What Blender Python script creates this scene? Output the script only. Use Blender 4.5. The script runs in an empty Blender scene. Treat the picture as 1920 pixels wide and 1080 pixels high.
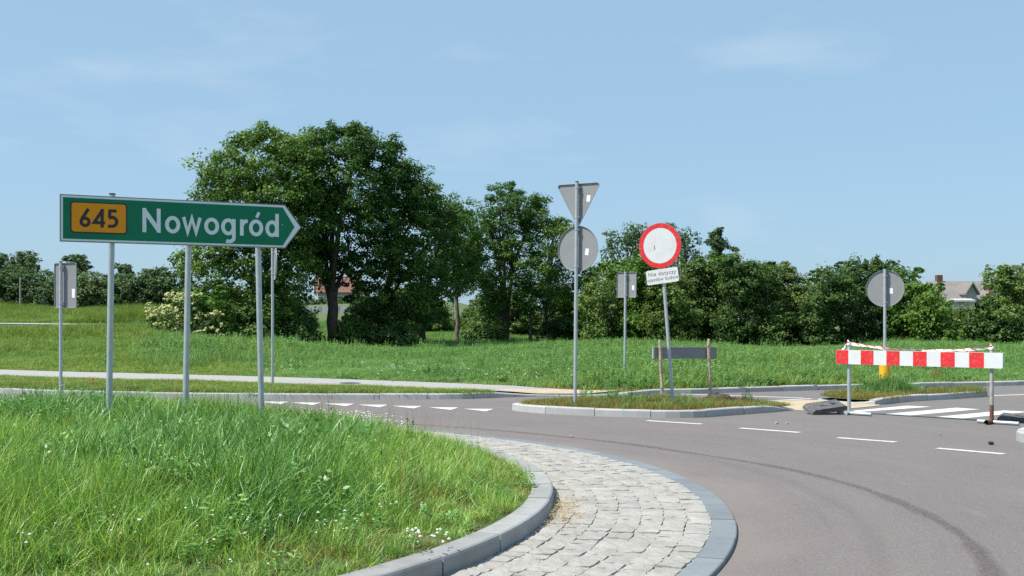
import bpy, math, random
import numpy as np
from math import radians, sin, cos, pi, atan2, hypot
from mathutils import Matrix, Vector

# ------------------------------------------------------------------ camera, sky, sun, exposure
scene = bpy.context.scene
COL = scene.collection
F, YH, EYE = 2100.0, 605.0, 1.6          # focal length and horizon (photo pixels), eye height
cam = bpy.data.cameras.new('camera')
cam.sensor_width = 36.0
cam.lens = F / 1920 * 36
cam.shift_y = (YH - 540) / 1920
cam.clip_end = 4000
cam_o = bpy.data.objects.new('camera', cam)
COL.objects.link(cam_o)
cam_o.location = (0, 0, EYE)
cam_o.rotation_euler = (radians(90), 0, 0)
scene.camera = cam_o

SUN_EL, SUN_AZ = radians(58), radians(251)     # azimuth clockwise from +Y: the sun stands to the left
to_sun = Vector((sin(SUN_AZ) * cos(SUN_EL), cos(SUN_AZ) * cos(SUN_EL), sin(SUN_EL)))
w = bpy.data.worlds.new('World'); scene.world = w; w.use_nodes = True
nt = w.node_tree; nt.nodes.clear()
o_ = nt.nodes.new('ShaderNodeOutputWorld'); bg = nt.nodes.new('ShaderNodeBackground')
sky = nt.nodes.new('ShaderNodeTexSky'); sky.sky_type = 'NISHITA'; sky.sun_disc = False
sky.sun_elevation = SUN_EL; sky.sun_rotation = SUN_AZ
sky.altitude = 0; sky.air_density = 1.0; sky.dust_density = 1.0; sky.ozone_density = 8.0
bg.inputs['Strength'].default_value = 0.107
# thin high haze with cirrus wisps all over the sky
tc = nt.nodes.new('ShaderNodeTexCoord'); mp = nt.nodes.new('ShaderNodeMapping')
mp.inputs['Scale'].default_value = (3.0, 3.0, 11.0); mp.inputs['Location'].default_value = (1.3, 0.4, 0.35); mp.inputs['Rotation'].default_value = (0, 0, radians(15))
nz = nt.nodes.new('ShaderNodeTexNoise'); nz.inputs['Scale'].default_value = 1.6; nz.inputs['Detail'].default_value = 5
nz.inputs['Roughness'].default_value = 0.55
rp = nt.nodes.new('ShaderNodeMapRange'); rp.inputs['From Min'].default_value = 0.56; rp.inputs['From Max'].default_value = 0.85
rp.inputs['To Min'].default_value = 0.65; rp.inputs['To Max'].default_value = 0.65
mx = nt.nodes.new('ShaderNodeMix'); mx.data_type = 'RGBA'
L = nt.links.new
L(tc.outputs['Generated'], mp.inputs['Vector']); L(mp.outputs['Vector'], nz.inputs['Vector'])
L(nz.outputs['Fac'], rp.inputs['Value']); L(rp.outputs['Result'], mx.inputs['Factor'])
L(sky.outputs['Color'], mx.inputs['A']); mx.inputs['B'].default_value = (2.85, 4.3, 5.45, 1)
rp2 = nt.nodes.new('ShaderNodeMapRange'); rp2.inputs['From Min'].default_value = 0.56; rp2.inputs['From Max'].default_value = 0.82
rp2.inputs['To Max'].default_value = 0.5
mx2 = nt.nodes.new('ShaderNodeMix'); mx2.data_type = 'RGBA'; mx2.inputs['B'].default_value = (4.1, 5.1, 5.9, 1)
L(nz.outputs['Fac'], rp2.inputs['Value']); L(rp2.outputs['Result'], mx2.inputs['Factor']); L(mx.outputs['Result'], mx2.inputs['A'])
L(mx2.outputs['Result'], bg.inputs['Color']); L(bg.outputs['Background'], o_.inputs['Surface'])
sun = bpy.data.lights.new('sun', 'SUN'); sun.energy = 5.0; sun.angle = radians(0.53); sun.color = (1.0, 0.955, 0.88)
sun_o = bpy.data.objects.new('sun', sun); COL.objects.link(sun_o)
sun_o.rotation_euler = to_sun.to_track_quat('Z', 'Y').to_euler(); sun_o.location = (-30, 0, 50)
scene.view_settings.view_transform = 'Standard'; scene.view_settings.look = 'None'
scene.view_settings.exposure = 0.5; scene.view_settings.gamma = 1.0; scene.view_settings.use_curve_mapping = False
scene.render.engine = 'CYCLES'
scene.cycles.max_bounces = 6; scene.cycles.transparent_max_bounces = 8
scene.cycles.use_denoising = False

rng = np.random.default_rng(7)
random.seed(7)


# ------------------------------------------------------------------ helpers
def G(x, y, z=0.0):                      # photo pixel -> point of the level z
    s = (EYE - z) / (y - YH)
    return ((x - 960) * s, F * s)


def sm(t):
    t = np.clip(t, 0, 1); return t * t * (3 - 2 * t)


def mesh(name, V, Fc, mat=None, smooth=False, cols=None):
    me = bpy.data.meshes.new(name)
    me.from_pydata([tuple(map(float, v)) for v in V], [], [tuple(map(int, f)) for f in Fc])
    if mat:
        me.materials.append(mat)
    if smooth:
        me.polygons.foreach_set('use_smooth', [True] * len(me.polygons))
    me.update()
    return me


def fast_mesh(name, V, quads, mat, cols=None, tris=None, smooth=False):
    me = bpy.data.meshes.new(name)
    V = np.asarray(V, dtype=np.float32)
    nq = 0 if quads is None else len(quads); ntr = 0 if tris is None else len(tris)
    me.vertices.add(len(V)); me.vertices.foreach_set('co', V.ravel())
    idx = []; st = []; tot = []
    if nq:
        idx.append(np.asarray(quads).ravel()); st.append(np.arange(nq) * 4)
    if ntr:
        idx.append(np.asarray(tris).ravel()); st.append(nq * 4 + np.arange(ntr) * 3)
    me.loops.add(nq * 4 + ntr * 3); me.loops.foreach_set('vertex_index', np.concatenate(idx).astype(np.int32))
    me.polygons.add(nq + ntr); me.polygons.foreach_set('loop_start', np.concatenate(st).astype(np.int32))
    if smooth:
        me.polygons.foreach_set('use_smooth', np.ones(nq + ntr, dtype=bool))
    if cols is not None:
        a = me.color_attributes.new('Col', 'FLOAT_COLOR', 'POINT')
        c = np.ones((len(V), 4), dtype=np.float32); c[:, :3] = np.asarray(cols)[:, None] if np.ndim(cols) == 1 else cols
        a.data.foreach_set('color', c.ravel())
    me.materials.append(mat)
    me.update(calc_edges=True); me.validate()
    return me


def link(name, me, parent=None, loc=(0, 0, 0), rz=0.0):
    o = bpy.data.objects.new(name, me); COL.objects.link(o)
    o.location = loc; o.rotation_euler = (0, 0, rz)
    if parent:
        o.parent = parent
    return o


def tag(o, label, cat, group=None, kind=None):
    o['label'] = label; o['category'] = cat
    if group: o['group'] = group
    if kind: o['kind'] = kind
    return o


def thing(name, label, cat, loc=(0, 0, 0), rz=0.0, group=None, kind=None):
    return tag(link(name, None, None, loc, rz), label, cat, group, kind)


class MB:
    def __init__(s): s.V = []; s.F = []
    def add(s, V, Fc):
        b = len(s.V); s.V += [tuple(v) for v in V]; s.F += [tuple(i + b for i in f) for f in Fc]; return s
    def box(s, x0, x1, y0, y1, z0, z1, bev=0.0):
        if bev <= 0:
            V = [(x, y, z) for z in (z0, z1) for y in (y0, y1) for x in (x0, x1)]
            return s.add(V, [(0, 2, 3, 1), (4, 5, 7, 6), (0, 1, 5, 4), (2, 6, 7, 3), (0, 4, 6, 2), (1, 3, 7, 5)])
        import bmesh
        bm = bmesh.new(); bmesh.ops.create_cube(bm, size=1)
        for v in bm.verts:
            v.co = ((x0 + x1) / 2 + v.co.x * (x1 - x0), (y0 + y1) / 2 + v.co.y * (y1 - y0), (z0 + z1) / 2 + v.co.z * (z1 - z0))
        bmesh.ops.bevel(bm, geom=bm.edges[:], offset=bev, segments=2, affect='EDGES', profile=0.5)
        bm.verts.index_update()
        V = [v.co[:] for v in bm.verts]; Fc = [[v.index for v in f.verts] for f in bm.faces]; bm.free()
        return s.add(V, Fc)
    def tube(s, pts, rad, n=12, cap=True):
        pts = [Vector(p) for p in pts]; rad = rad if hasattr(rad, '__len__') else [rad] * len(pts)
        b = len(s.V); up = None
        for i, p in enumerate(pts):
            d = (pts[min(i + 1, len(pts) - 1)] - pts[max(i - 1, 0)]).normalized()
            if up is None:
                up = Vector((0, 0, 1)) if abs(d.z) < 0.9 else Vector((1, 0, 0))
            a = d.cross(up).normalized(); c = a.cross(d).normalized(); up = c
            for k in range(n):
                t = 2 * pi * k / n; s.V.append(tuple(p + (a * cos(t) + c * sin(t)) * rad[i]))
        for i in range(len(pts) - 1):
            for k in range(n):
                k2 = (k + 1) % n; s.F.append((b + i * n + k, b + i * n + k2, b + (i + 1) * n + k2, b + (i + 1) * n + k))
        if cap:
            s.F.append(tuple(b + k for k in range(n))[::-1]); e = b + (len(pts) - 1) * n
            s.F.append(tuple(e + k for k in range(n)))
        return s
    def prism(s, outline, y0, y1):       # outline in (x, z); extruded along y, y0 towards the viewer
        n = len(outline); b = len(s.V)
        s.V += [(x, y0, z) for x, z in outline] + [(x, y1, z) for x, z in outline]
        s.F.append(tuple(range(b, b + n))); s.F.append(tuple(range(b + 2 * n - 1, b + n - 1, -1)))
        for i in range(n):
            j = (i + 1) % n; s.F.append((b + i, b + n + i, b + n + j, b + j))
        return s
    def ring(s, outer, inner, y0, y1):
        n = len(outer); b = len(s.V)
        for pl, y in ((outer, y0), (inner, y0), (outer, y1), (inner, y1)):
            s.V += [(x, y, z) for x, z in pl]
        for i in range(n):
            j = (i + 1) % n
            s.F += [(b + i, b + j, b + n + j, b + n + i), (b + 2 * n + i, b + 3 * n + i, b + 3 * n + j, b + 2 * n + j),
                    (b + i, b + 2 * n + i, b + 2 * n + j, b + j), (b + n + i, b + n + j, b + 3 * n + j, b + 3 * n + i)]
        return s
    def sheet(s, poly, z):
        b = len(s.V); s.V += [(x, y, z) for x, y in poly]; s.F.append(tuple(range(b, b + len(poly)))); return s
    def build(s, name, mat, parent=None, smooth=False, loc=(0, 0, 0), rz=0.0):
        o = link(name, mesh(name, s.V, s.F, mat, smooth), parent, loc, rz)
        if smooth and hasattr(o.data, 'set_sharp_from_angle'):
            o.data.set_sharp_from_angle(angle=radians(40))
        return o


# ------------------------------------------------------------------ materials
def mat_new(name):
    m = bpy.data.materials.new(name); m.use_nodes = True
    n = m.node_tree; b = n.nodes['Principled BSDF']
    return m, n, b


def N(n, t, **kw):
    x = n.nodes.new(t)
    for k, v in kw.items():
        if k in x.inputs: x.inputs[k].default_value = v
        else: setattr(x, k, v)
    return x


def ramp(n, fac, stops):
    r = n.nodes.new('ShaderNodeValToRGB'); e = r.color_ramp.elements
    while len(e) < len(stops): e.new(0.5)
    for el, (p, c) in zip(e, stops):
        el.position = p; el.color = (*c, 1) if len(c) == 3 else c
    n.links.new(fac, r.inputs['Fac']); return r.outputs['Color']


def mixc(n, fac, a, b, mode='MIX'):
    m = n.nodes.new('ShaderNodeMix'); m.data_type = 'RGBA'; m.blend_type = mode
    for sock, v in (('Factor', fac), ('A', a), ('B', b)):
        if isinstance(v, (int, float)): m.inputs[sock].default_value = v
        elif isinstance(v, tuple): m.inputs[sock].default_value = (*v, 1)
        else: n.links.new(v, m.inputs[sock])
    return m.outputs['Result']


def noise(n, scale, detail=4, rough=0.55, vec=None, dist=0.0):
    t = N(n, 'ShaderNodeTexNoise', Scale=scale, Detail=detail, Roughness=rough, Distortion=dist)
    if vec is None:
        g = n.nodes.new('ShaderNodeNewGeometry'); vec = g.outputs['Position']
    n.links.new(vec, t.inputs['Vector']); return t.outputs['Fac']


def mrange(n, v, a, b, c=0.0, d=1.0):
    r = N(n, 'ShaderNodeMapRange'); n.links.new(v, r.inputs['Value'])
    r.inputs['From Min'].default_value = a; r.inputs['From Max'].default_value = b
    r.inputs['To Min'].default_value = c; r.inputs['To Max'].default_value = d; return r.outputs['Result']


def bump(n, b, h, strength=0.3, dist=0.01):
    x = N(n, 'ShaderNodeBump', Strength=strength, Distance=dist); n.links.new(h, x.inputs['Height'])
    n.links.new(x.outputs['Normal'], b.inputs['Normal'])


def simple(name, col, rough=0.6, metal=0.0, var=0.12, vscale=8.0, spec=0.5, dirt=None, dscale=5.0, damt=0.5, bstr=0.0):
    m, n, b = mat_new(name)
    f = noise(n, vscale, 5)
    c = mixc(n, mrange(n, f, 0.3, 0.7), tuple(x * (1 - var) for x in col), tuple(min(1, x * (1 + var)) for x in col))
    if dirt:
        f2 = noise(n, dscale, 6, 0.65)
        c = mixc(n, mrange(n, f2, 0.52, 0.72, 0, damt), c, dirt)
    n.links.new(c, b.inputs['Base Color'])
    b.inputs['Roughness'].default_value = rough; b.inputs['Metallic'].default_value = metal
    b.inputs['Specular IOR Level'].default_value = spec
    if bstr: bump(n, b, noise(n, vscale * 6, 3), bstr, 0.01)
    return m


def foliage(name, c1, c2, c3, trans=0.3, rough=0.5, rnd=0.5, spec=0.35, gain=1.5):
    c1, c2, c3 = [(c[0] * gain, c[1] * gain, c[2] * gain * 0.85) for c in (c1, c2, c3)]; spec *= 0.6
    m, n, b = mat_new(name)
    at = N(n, 'ShaderNodeAttribute', attribute_name='Col'); oi = n.nodes.new('ShaderNodeObjectInfo')
    col = ramp(n, at.outputs['Fac'], [(0.0, c1), (0.55, c2), (1.0, c3)])
    hs = N(n, 'ShaderNodeHueSaturation'); n.links.new(col, hs.inputs['Color'])
    n.links.new(mrange(n, oi.outputs['Random'], 0, 1, 1 - rnd * 0.5, 1 + rnd * 0.5), hs.inputs['Value'])
    n.links.new(mrange(n, oi.outputs['Random'], 0, 1, 0.5 + rnd * 0.025, 0.5 - rnd * 0.03), hs.inputs['Hue'])
    c = hs.outputs['Color']
    n.links.new(c, b.inputs['Base Color']); b.inputs['Roughness'].default_value = rough
    b.inputs['Specular IOR Level'].default_value = spec
    tr = n.nodes.new('ShaderNodeBsdfTranslucent')
    c2_ = mixc(n, 1.0, c, (1.0, 1.0, 0.55), 'MULTIPLY'); n.links.new(c2_, tr.inputs['Color'])
    ms = N(n, 'ShaderNodeMixShader'); ms.inputs['Fac'].default_value = trans
    n.links.new(b.outputs['BSDF'], ms.inputs[1]); n.links.new(tr.outputs['BSDF'], ms.inputs[2])
    n.links.new(ms.outputs['Shader'], n.nodes['Material Output'].inputs['Surface'])
    return m


M = {}
M['galv'] = simple('galvanised_steel', (0.42, 0.46, 0.48), 0.45, 0.35, 0.10, 14, dirt=(0.30, 0.32, 0.32), dscale=9, damt=0.35)
M['plate_back'] = simple('sign_back_grey', (0.235, 0.242, 0.245), 0.55, 0.0, 0.05, 5, dirt=(0.17, 0.17, 0.165), dscale=4, damt=0.3)
M['board_back'] = simple('board_back_grey', (0.20, 0.21, 0.225), 0.6, 0.0, 0.08, 4, dirt=(0.13, 0.13, 0.13), dscale=5, damt=0.4)
M['sticker'] = simple('white_sticker', (0.78, 0.79, 0.78), 0.5, 0, 0.03)
M['white_sheet'] = simple('white_reflective', (0.62, 0.635, 0.635), 0.4, 0, 0.03, 6, dirt=(0.45, 0.45, 0.44), dscale=7, damt=0.35)
M['sign_white'] = simple('sign_white', (0.70, 0.73, 0.74), 0.4, 0, 0.03, 9)
M['red_sheet'] = simple('red_reflective', (0.62, 0.022, 0.026), 0.4, 0, 0.10, 6, dirt=(0.55, 0.25, 0.2), dscale=22, damt=0.5)
M['green'] = simple('sign_green', (0.006, 0.165, 0.085), 0.5, 0, 0.10, 2.5, spec=0.2)
M['orange'] = simple('sign_orange', (0.80, 0.28, 0.010), 0.5, 0, 0.05, 5, spec=0.2)
M['black'] = simple('sign_black', (0.018, 0.014, 0.018), 0.5, 0, 0.1)
M['text_grey'] = simple('faded_print', (0.13, 0.135, 0.15), 0.6, 0, 0.2, 40)
M['ghost_red'] = simple('ghost_red_print', (0.62, 0.585, 0.58), 0.45, 0, 0.06, 30)
M['ghost_blue'] = simple('ghost_grey_print', (0.585, 0.615, 0.622), 0.45, 0, 0.05, 30)
M['yellow'] = simple('yellow_plastic', (0.80, 0.42, 0.01), 0.4, 0, 0.06, 8)
M['rubber'] = simple('recycled_rubber', (0.085, 0.085, 0.088), 0.85, 0, 0.3, 18, dirt=(0.17, 0.16, 0.15), dscale=9, damt=0.6, bstr=0.5)
M['rust'] = simple('rusty_paint', (0.34, 0.34, 0.31), 0.7, 0, 0.1, 15, dirt=(0.13, 0.055, 0.028), dscale=10, damt=0.9)
M['rust_dark'] = simple('rusty_steel', (0.15, 0.065, 0.035), 0.85, 0, 0.35, 25, bstr=0.4)
M['bark'] = simple('bark', (0.075, 0.055, 0.04), 0.95, 0, 0.4, 3.5, bstr=0.7)
M['bark_pale'] = simple('pale_bark', (0.17, 0.135, 0.105), 0.95, 0, 0.35, 3.5, bstr=0.7)
M['stake'] = simple('peeling_stake_wood', (0.40, 0.33, 0.24), 0.85, 0, 0.2, 12, dirt=(0.07, 0.045, 0.03), dscale=14, damt=1.0, bstr=0.4)
M['soil'] = simple('dark_soil', (0.07, 0.055, 0.04), 0.95, 0, 0.4, 14, bstr=0.8)
M['sand'] = simple('pale_sand', (0.40, 0.325, 0.22), 0.95, 0, 0.16, 3, dirt=(0.40, 0.36, 0.30), dscale=1.4, damt=0.6, bstr=0.4)
M['paint'] = simple('road_paint', (0.56, 0.56, 0.54), 0.7, 0, 0.06, 6, dirt=(0.32, 0.31, 0.30), dscale=14, damt=0.7)
M['paint_worn'] = simple('worn_road_paint', (0.50, 0.49, 0.46), 0.75, 0, 0.10, 5, dirt=(0.20, 0.19, 0.19), dscale=16, damt=0.95)
M['roof_red'] = simple('red_roof_tiles', (0.165, 0.075, 0.06), 0.8, 0, 0.2, 2)
M['roof_brown'] = simple('brown_roof', (0.19, 0.172, 0.16), 0.85, 0, 0.1, 1)
M['render'] = simple('house_render', (0.33, 0.31, 0.275), 0.85, 0, 0.05, 1)
M['render_grey'] = simple('grey_render', (0.34, 0.34, 0.34), 0.85, 0, 0.05, 1)
M['brick'] = simple('chimney_brick', (0.14, 0.06, 0.05), 0.9, 0, 0.3, 6)
M['brick_red'] = simple('red_verge_paint', (0.40, 0.07, 0.06), 0.7, 0, 0.1)
M['glass'] = simple('window_glass', (0.05, 0.06, 0.075), 0.1, 0, 0.1)
M['fence'] = simple('concrete_fence', (0.40, 0.40, 0.40), 0.9, 0, 0.1, 2)
M['straw'] = simple('dry_straw', (0.46, 0.34, 0.16), 0.9, 0, 0.3, 20)
M['petal_red'] = simple('poppy_petal', (0.60, 0.035, 0.012), 0.6, 0, 0.1)
M['petal_white'] = simple('white_petal', (0.5, 0.5, 0.42), 0.7, 0, 0.1)
M['stem'] = simple('green_stem', (0.07, 0.13, 0.04), 0.7, 0, 0.2)
M['wood_pole'] = simple('weathered_pole', (0.34, 0.31, 0.27), 0.9, 0, 0.2)
M['pebble'] = simple('pebble', (0.30, 0.28, 0.26), 0.9, 0, 0.3, 20)
M['pebble_dark'] = simple('dark_pebble', (0.05, 0.048, 0.048), 0.9, 0, 0.3, 20)


def concrete(name, c, var=0.12, rnd=(0.88, 1.1), bs=0.25):
    m, n, b = mat_new(name); oi = n.nodes.new('ShaderNodeObjectInfo')
    f = noise(n, 3.0, 6, 0.6); g = noise(n, 90, 3, 0.6); h = noise(n, 9, 6, 0.7)
    col = mixc(n, mrange(n, f, 0.3, 0.7), tuple(x * (1 - var) for x in c), tuple(x * (1 + var) for x in c))
    col = mixc(n, mrange(n, g, 0.35, 0.75, 0, 0.35), col, tuple(x * 0.72 for x in c))
    col = mixc(n, mrange(n, h, 0.56, 0.75, 0, 0.5), col, tuple(x * y for x, y in zip(c, (0.66, 0.63, 0.58))))
    hs = N(n, 'ShaderNodeHueSaturation'); n.links.new(col, hs.inputs['Color'])
    n.links.new(mrange(n, oi.outputs['Random'], 0, 1, *rnd), hs.inputs['Value'])
    n.links.new(hs.outputs['Color'], b.inputs['Base Color']); b.inputs['Roughness'].default_value = 0.85
    b.inputs['Specular IOR Level'].default_value = 0.3
    bump(n, b, g, bs, 0.004)
    if bs > 0.5:                          # rough split faces, warm dust
        t2 = noise(n, 26, 5, 0.7); bp_ = N(n, 'ShaderNodeBump', Strength=0.65, Distance=0.02); n.links.new(t2, bp_.inputs['Height'])
        n.links.new(b.inputs['Normal'].links[0].from_socket, bp_.inputs['Normal']); n.links.new(bp_.outputs['Normal'], b.inputs['Normal'])
        c3 = mixc(n, mrange(n, noise(n, 1.3, 5, 0.7), 0.45, 0.7, 0, 0.5), hs.outputs['Color'], (0.36, 0.325, 0.27))
        c3 = mixc(n, mrange(n, t2, 0.35, 0.6, 0.22, 0), c3, (0.17, 0.165, 0.155)); n.links.new(c3, b.inputs['Base Color'])
    return m


M['kerb'] = concrete('kerb_concrete', (0.285, 0.285, 0.28), 0.16)
M['kerb_pale'] = concrete('pale_kerb_concrete', (0.40, 0.405, 0.40))
M['band'] = concrete('edging_concrete', (0.175, 0.197, 0.212), 0.10)
M['sett'] = concrete('granite_sett', (0.345, 0.335, 0.31), 0.2, (0.93, 1.06), 0.9)
M['joint'] = simple('joint_sand', (0.32, 0.295, 0.25), 0.95, 0, 0.3, 30, dirt=(0.12, 0.11, 0.09), dscale=6, damt=0.7)


def asphalt():
    m, n, b = mat_new('asphalt')
    g = n.nodes.new('ShaderNodeNewGeometry')
    fine = noise(n, 120, 3, 0.7); mid = noise(n, 30, 4, 0.65); big = noise(n, 0.35, 4, 0.5)
    # concentric wear on the ring carriageway and greyer newer surface outside it
    d = N(n, 'ShaderNodeVectorMath', operation='DISTANCE'); n.links.new(g.outputs['Position'], d.inputs[0])
    d.inputs[1].default_value = (-6.14, 10.08, 0)
    wob = N(n, 'ShaderNodeMath', operation='ADD'); n.links.new(d.outputs['Value'], wob.inputs[0])
    n.links.new(mrange(n, noise(n, 0.6, 3), 0.3, 0.7, -0.35, 0.35), wob.inputs[1])
    inside = mrange(n, wob.outputs['Value'], 11.6, 12.5, 1, 0)
    col = mixc(n, inside, (0.1506, 0.1389, 0.1301), (0.1557, 0.1320, 0.1269))
    col = mixc(n, mrange(n, big, 0.35, 0.68, 0, 0.55), col, (0.1264, 0.1147, 0.1104))
    # wheel tracks polished along the ring
    tr = N(n, 'ShaderNodeMath', operation='SINE')
    sc = N(n, 'ShaderNodeMath', operation='MULTIPLY'); n.links.new(wob.outputs['Value'], sc.inputs[0]); sc.inputs[1].default_value = 3.6
    n.links.new(sc.outputs['Value'], tr.inputs[0])
    col = mixc(n, mrange(n, tr.outputs['Value'], 0.2, 1.0, 0, 0.22), col, (0.1800, 0.1570, 0.1486))
    col = mixc(n, mrange(n, fine, 0.50, 0.78, 0, 0.75), col, (0.2424, 0.2154, 0.2005))
    col = mixc(n, mrange(n, fine, 0.46, 0.28, 0, 0.6), col, (0.0735, 0.0660, 0.0639))
    col = mixc(n, mrange(n, mid, 0.55, 0.75, 0, 0.3), col, (0.1028, 0.0903, 0.0868))
    # streaks drawn out along the driving direction, dust by the edging, patches
    sx = n.nodes.new('ShaderNodeSeparateXYZ'); n.links.new(g.outputs['Position'], sx.inputs[0])
    xs = N(n, 'ShaderNodeMath', operation='SUBTRACT'); n.links.new(sx.outputs['X'], xs.inputs[0]); xs.inputs[1].default_value = -6.14
    ys = N(n, 'ShaderNodeMath', operation='SUBTRACT'); n.links.new(sx.outputs['Y'], ys.inputs[0]); ys.inputs[1].default_value = 10.08
    an = N(n, 'ShaderNodeMath', operation='ARCTAN2'); n.links.new(ys.outputs[0], an.inputs[0]); n.links.new(xs.outputs[0], an.inputs[1])
    an2 = N(n, 'ShaderNodeMath', operation='MULTIPLY'); n.links.new(an.outputs[0], an2.inputs[0]); an2.inputs[1].default_value = 2.2
    cv = n.nodes.new('ShaderNodeCombineXYZ'); n.links.new(d.outputs['Value'], cv.inputs[0]); n.links.new(an2.outputs[0], cv.inputs[1])
    stk = noise(n, 5.0, 6, 0.7, cv.outputs[0])
    col = mixc(n, mrange(n, stk, 0.54, 0.74, 0, 0.5), col, (0.1039, 0.0914, 0.0884))
    col = mixc(n, mrange(n, stk, 0.46, 0.30, 0, 0.4), col, (0.1961, 0.1764, 0.1664))
    grain = noise(n, 48, 5, 0.85)
    col = mixc(n, mrange(n, grain, 0.52, 0.66, 0, 0.85), col, (0.2438, 0.2184, 0.2080))
    col = mixc(n, mrange(n, grain, 0.47, 0.34, 0, 0.8), col, (0.0763, 0.0683, 0.0666))
    g2 = noise(n, 13, 8, 0.85)
    col = mixc(n, mrange(n, g2, 0.53, 0.68, 0, 0.5), col, (0.2067, 0.1869, 0.1789))
    col = mixc(n, mrange(n, g2, 0.46, 0.33, 0, 0.5), col, (0.0901, 0.0809, 0.0790))
    dust = mrange(n, wob.outputs['Value'], 8.05, 8.55, 0.5, 0)
    col = mixc(n, dust, col, (0.2014, 0.1785, 0.1560))
    spots = noise(n, 2.1, 6, 0.75)
    col = mixc(n, mrange(n, spots, 0.66, 0.74, 0, 0.4), col, (0.0955, 0.0848, 0.0822))
    n.links.new(col, b.inputs['Base Color']); b.inputs['Roughness'].default_value = 0.82
    b.inputs['Specular IOR Level'].default_value = 0.3
    bump(n, b, fine, 0.5, 0.006)
    return m


M['asphalt'] = asphalt()


def pavement_mat():
    m, n, b = mat_new('pavement_blocks')
    g = n.nodes.new('ShaderNodeNewGeometry')
    br = N(n, 'ShaderNodeTexBrick', Scale=1.0); n.links.new(g.outputs['Position'], br.inputs['Vector'])
    br.inputs['Color1'].default_value = (0.33, 0.32, 0.31, 1); br.inputs['Color2'].default_value = (0.29, 0.285, 0.28, 1)
    br.inputs['Mortar'].default_value = (0.25, 0.24, 0.22, 1); br.inputs['Mortar Size'].default_value = 0.006
    br.inputs['Brick Width'].default_value = 0.2; br.inputs['Row Height'].default_value = 0.1
    col = mixc(n, mrange(n, noise(n, 1.2, 6, 0.65), 0.5, 0.72, 0, 0.6), br.outputs['Color'], (0.33, 0.30, 0.25))
    n.links.new(col, b.inputs['Base Color']); b.inputs['Roughness'].default_value = 0.9
    return m


M['pavement'] = pavement_mat()


def ground_mat():
    m, n, b = mat_new('meadow_soil')
    col = mixc(n, mrange(n, noise(n, 0.35, 5), 0.35, 0.65), (0.06, 0.11, 0.025), (0.10, 0.13, 0.04))
    col = mixc(n, mrange(n, noise(n, 3.0, 6, 0.7), 0.52, 0.7, 0, 0.8), col, (0.12, 0.095, 0.05))
    n.links.new(col, b.inputs['Base Color']); b.inputs['Roughness'].default_value = 0.95
    bump(n, b, noise(n, 8, 5, 0.7), 0.8, 0.05)
    return m


M['ground'] = ground_mat()


def skid_mat():
    m, n, b = mat_new('tyre_rubber_trace')
    b.inputs['Base Color'].default_value = (0.085, 0.062, 0.064, 1); b.inputs['Roughness'].default_value = 0.8
    at = N(n, 'ShaderNodeAttribute', attribute_name='Col')
    f = mrange(n, noise(n, 34, 5, 0.8), 0.40, 0.60)
    mu = N(n, 'ShaderNodeMath', operation='MULTIPLY'); n.links.new(f, mu.inputs[0]); n.links.new(at.outputs['Fac'], mu.inputs[1])
    t = n.nodes.new('ShaderNodeBsdfTransparent'); ms = n.nodes.new('ShaderNodeMixShader')
    n.links.new(mu.outputs['Value'], ms.inputs['Fac']); n.links.new(t.outputs['BSDF'], ms.inputs[1]); n.links.new(b.outputs['BSDF'], ms.inputs[2])
    n.links.new(ms.outputs['Shader'], n.nodes['Material Output'].inputs['Surface'])
    return m


M['skid'] = skid_mat()
M['leaf_tree'] = foliage('ash_leaves', (0.026, 0.060, 0.014), (0.052, 0.108, 0.022), (0.10, 0.165, 0.036), 0.38, 0.5, 0.55, gain=1.65)
M['leaf_hedge'] = foliage('hedge_leaves', (0.034, 0.066, 0.020), (0.058, 0.105, 0.030), (0.10, 0.15, 0.05), 0.36, 0.5, 0.7, gain=1.68)
M['leaf_bright'] = foliage('bright_leaves', (0.04, 0.085, 0.016), (0.07, 0.14, 0.025), (0.11, 0.19, 0.04), 0.3, 0.5, 0.2)
M['leaf_olive'] = foliage('olive_leaves', (0.06, 0.085, 0.03), (0.10, 0.13, 0.05), (0.14, 0.175, 0.07), 0.3, 0.55, 0.2)
M['leaf_far'] = foliage('far_leaves', (0.035, 0.065, 0.028), (0.055, 0.092, 0.04), (0.08, 0.125, 0.055), 0.3, 0.6, 0.5, gain=1.7)
M['leaf_flower'] = foliage('elder_blossom', (0.24, 0.29, 0.11), (0.34, 0.37, 0.18), (0.46, 0.47, 0.28), 0.2, 0.7, 0.1, gain=1.0)
M['grass'] = foliage('island_grass', (0.062, 0.145, 0.022), (0.112, 0.235, 0.042), (0.26, 0.35, 0.115), 0.38, 0.42, 0.6, 0.9, gain=1.68)
M['grass_dark'] = foliage('lush_grass', (0.045, 0.115, 0.026), (0.08, 0.185, 0.045), (0.16, 0.28, 0.10), 0.3, 0.4, 0.4, 0.7, gain=1.75)
M['grass_dry'] = foliage('dry_verge_grass', (0.13, 0.15, 0.035), (0.25, 0.215, 0.07), (0.38, 0.30, 0.14), 0.3, 0.6, 0.5, gain=1.0)
M['meadow'] = foliage('meadow_grass', (0.075, 0.135, 0.03), (0.13, 0.20, 0.045), (0.20, 0.25, 0.075), 0.35, 0.5, 0.45)
M['weeds'] = foliage('field_weeds', (0.050, 0.112, 0.036), (0.080, 0.160, 0.056), (0.125, 0.21, 0.084), 0.36, 0.5, 0.6, gain=1.95)


# ------------------------------------------------------------------ land
CX, CY = -6.14, 10.08                    # centre of the roundabout
R_KERB_IN, R_KERB, R_BAND, R_APRON = 6.30, 6.52, 7.81, 8.01

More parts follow.
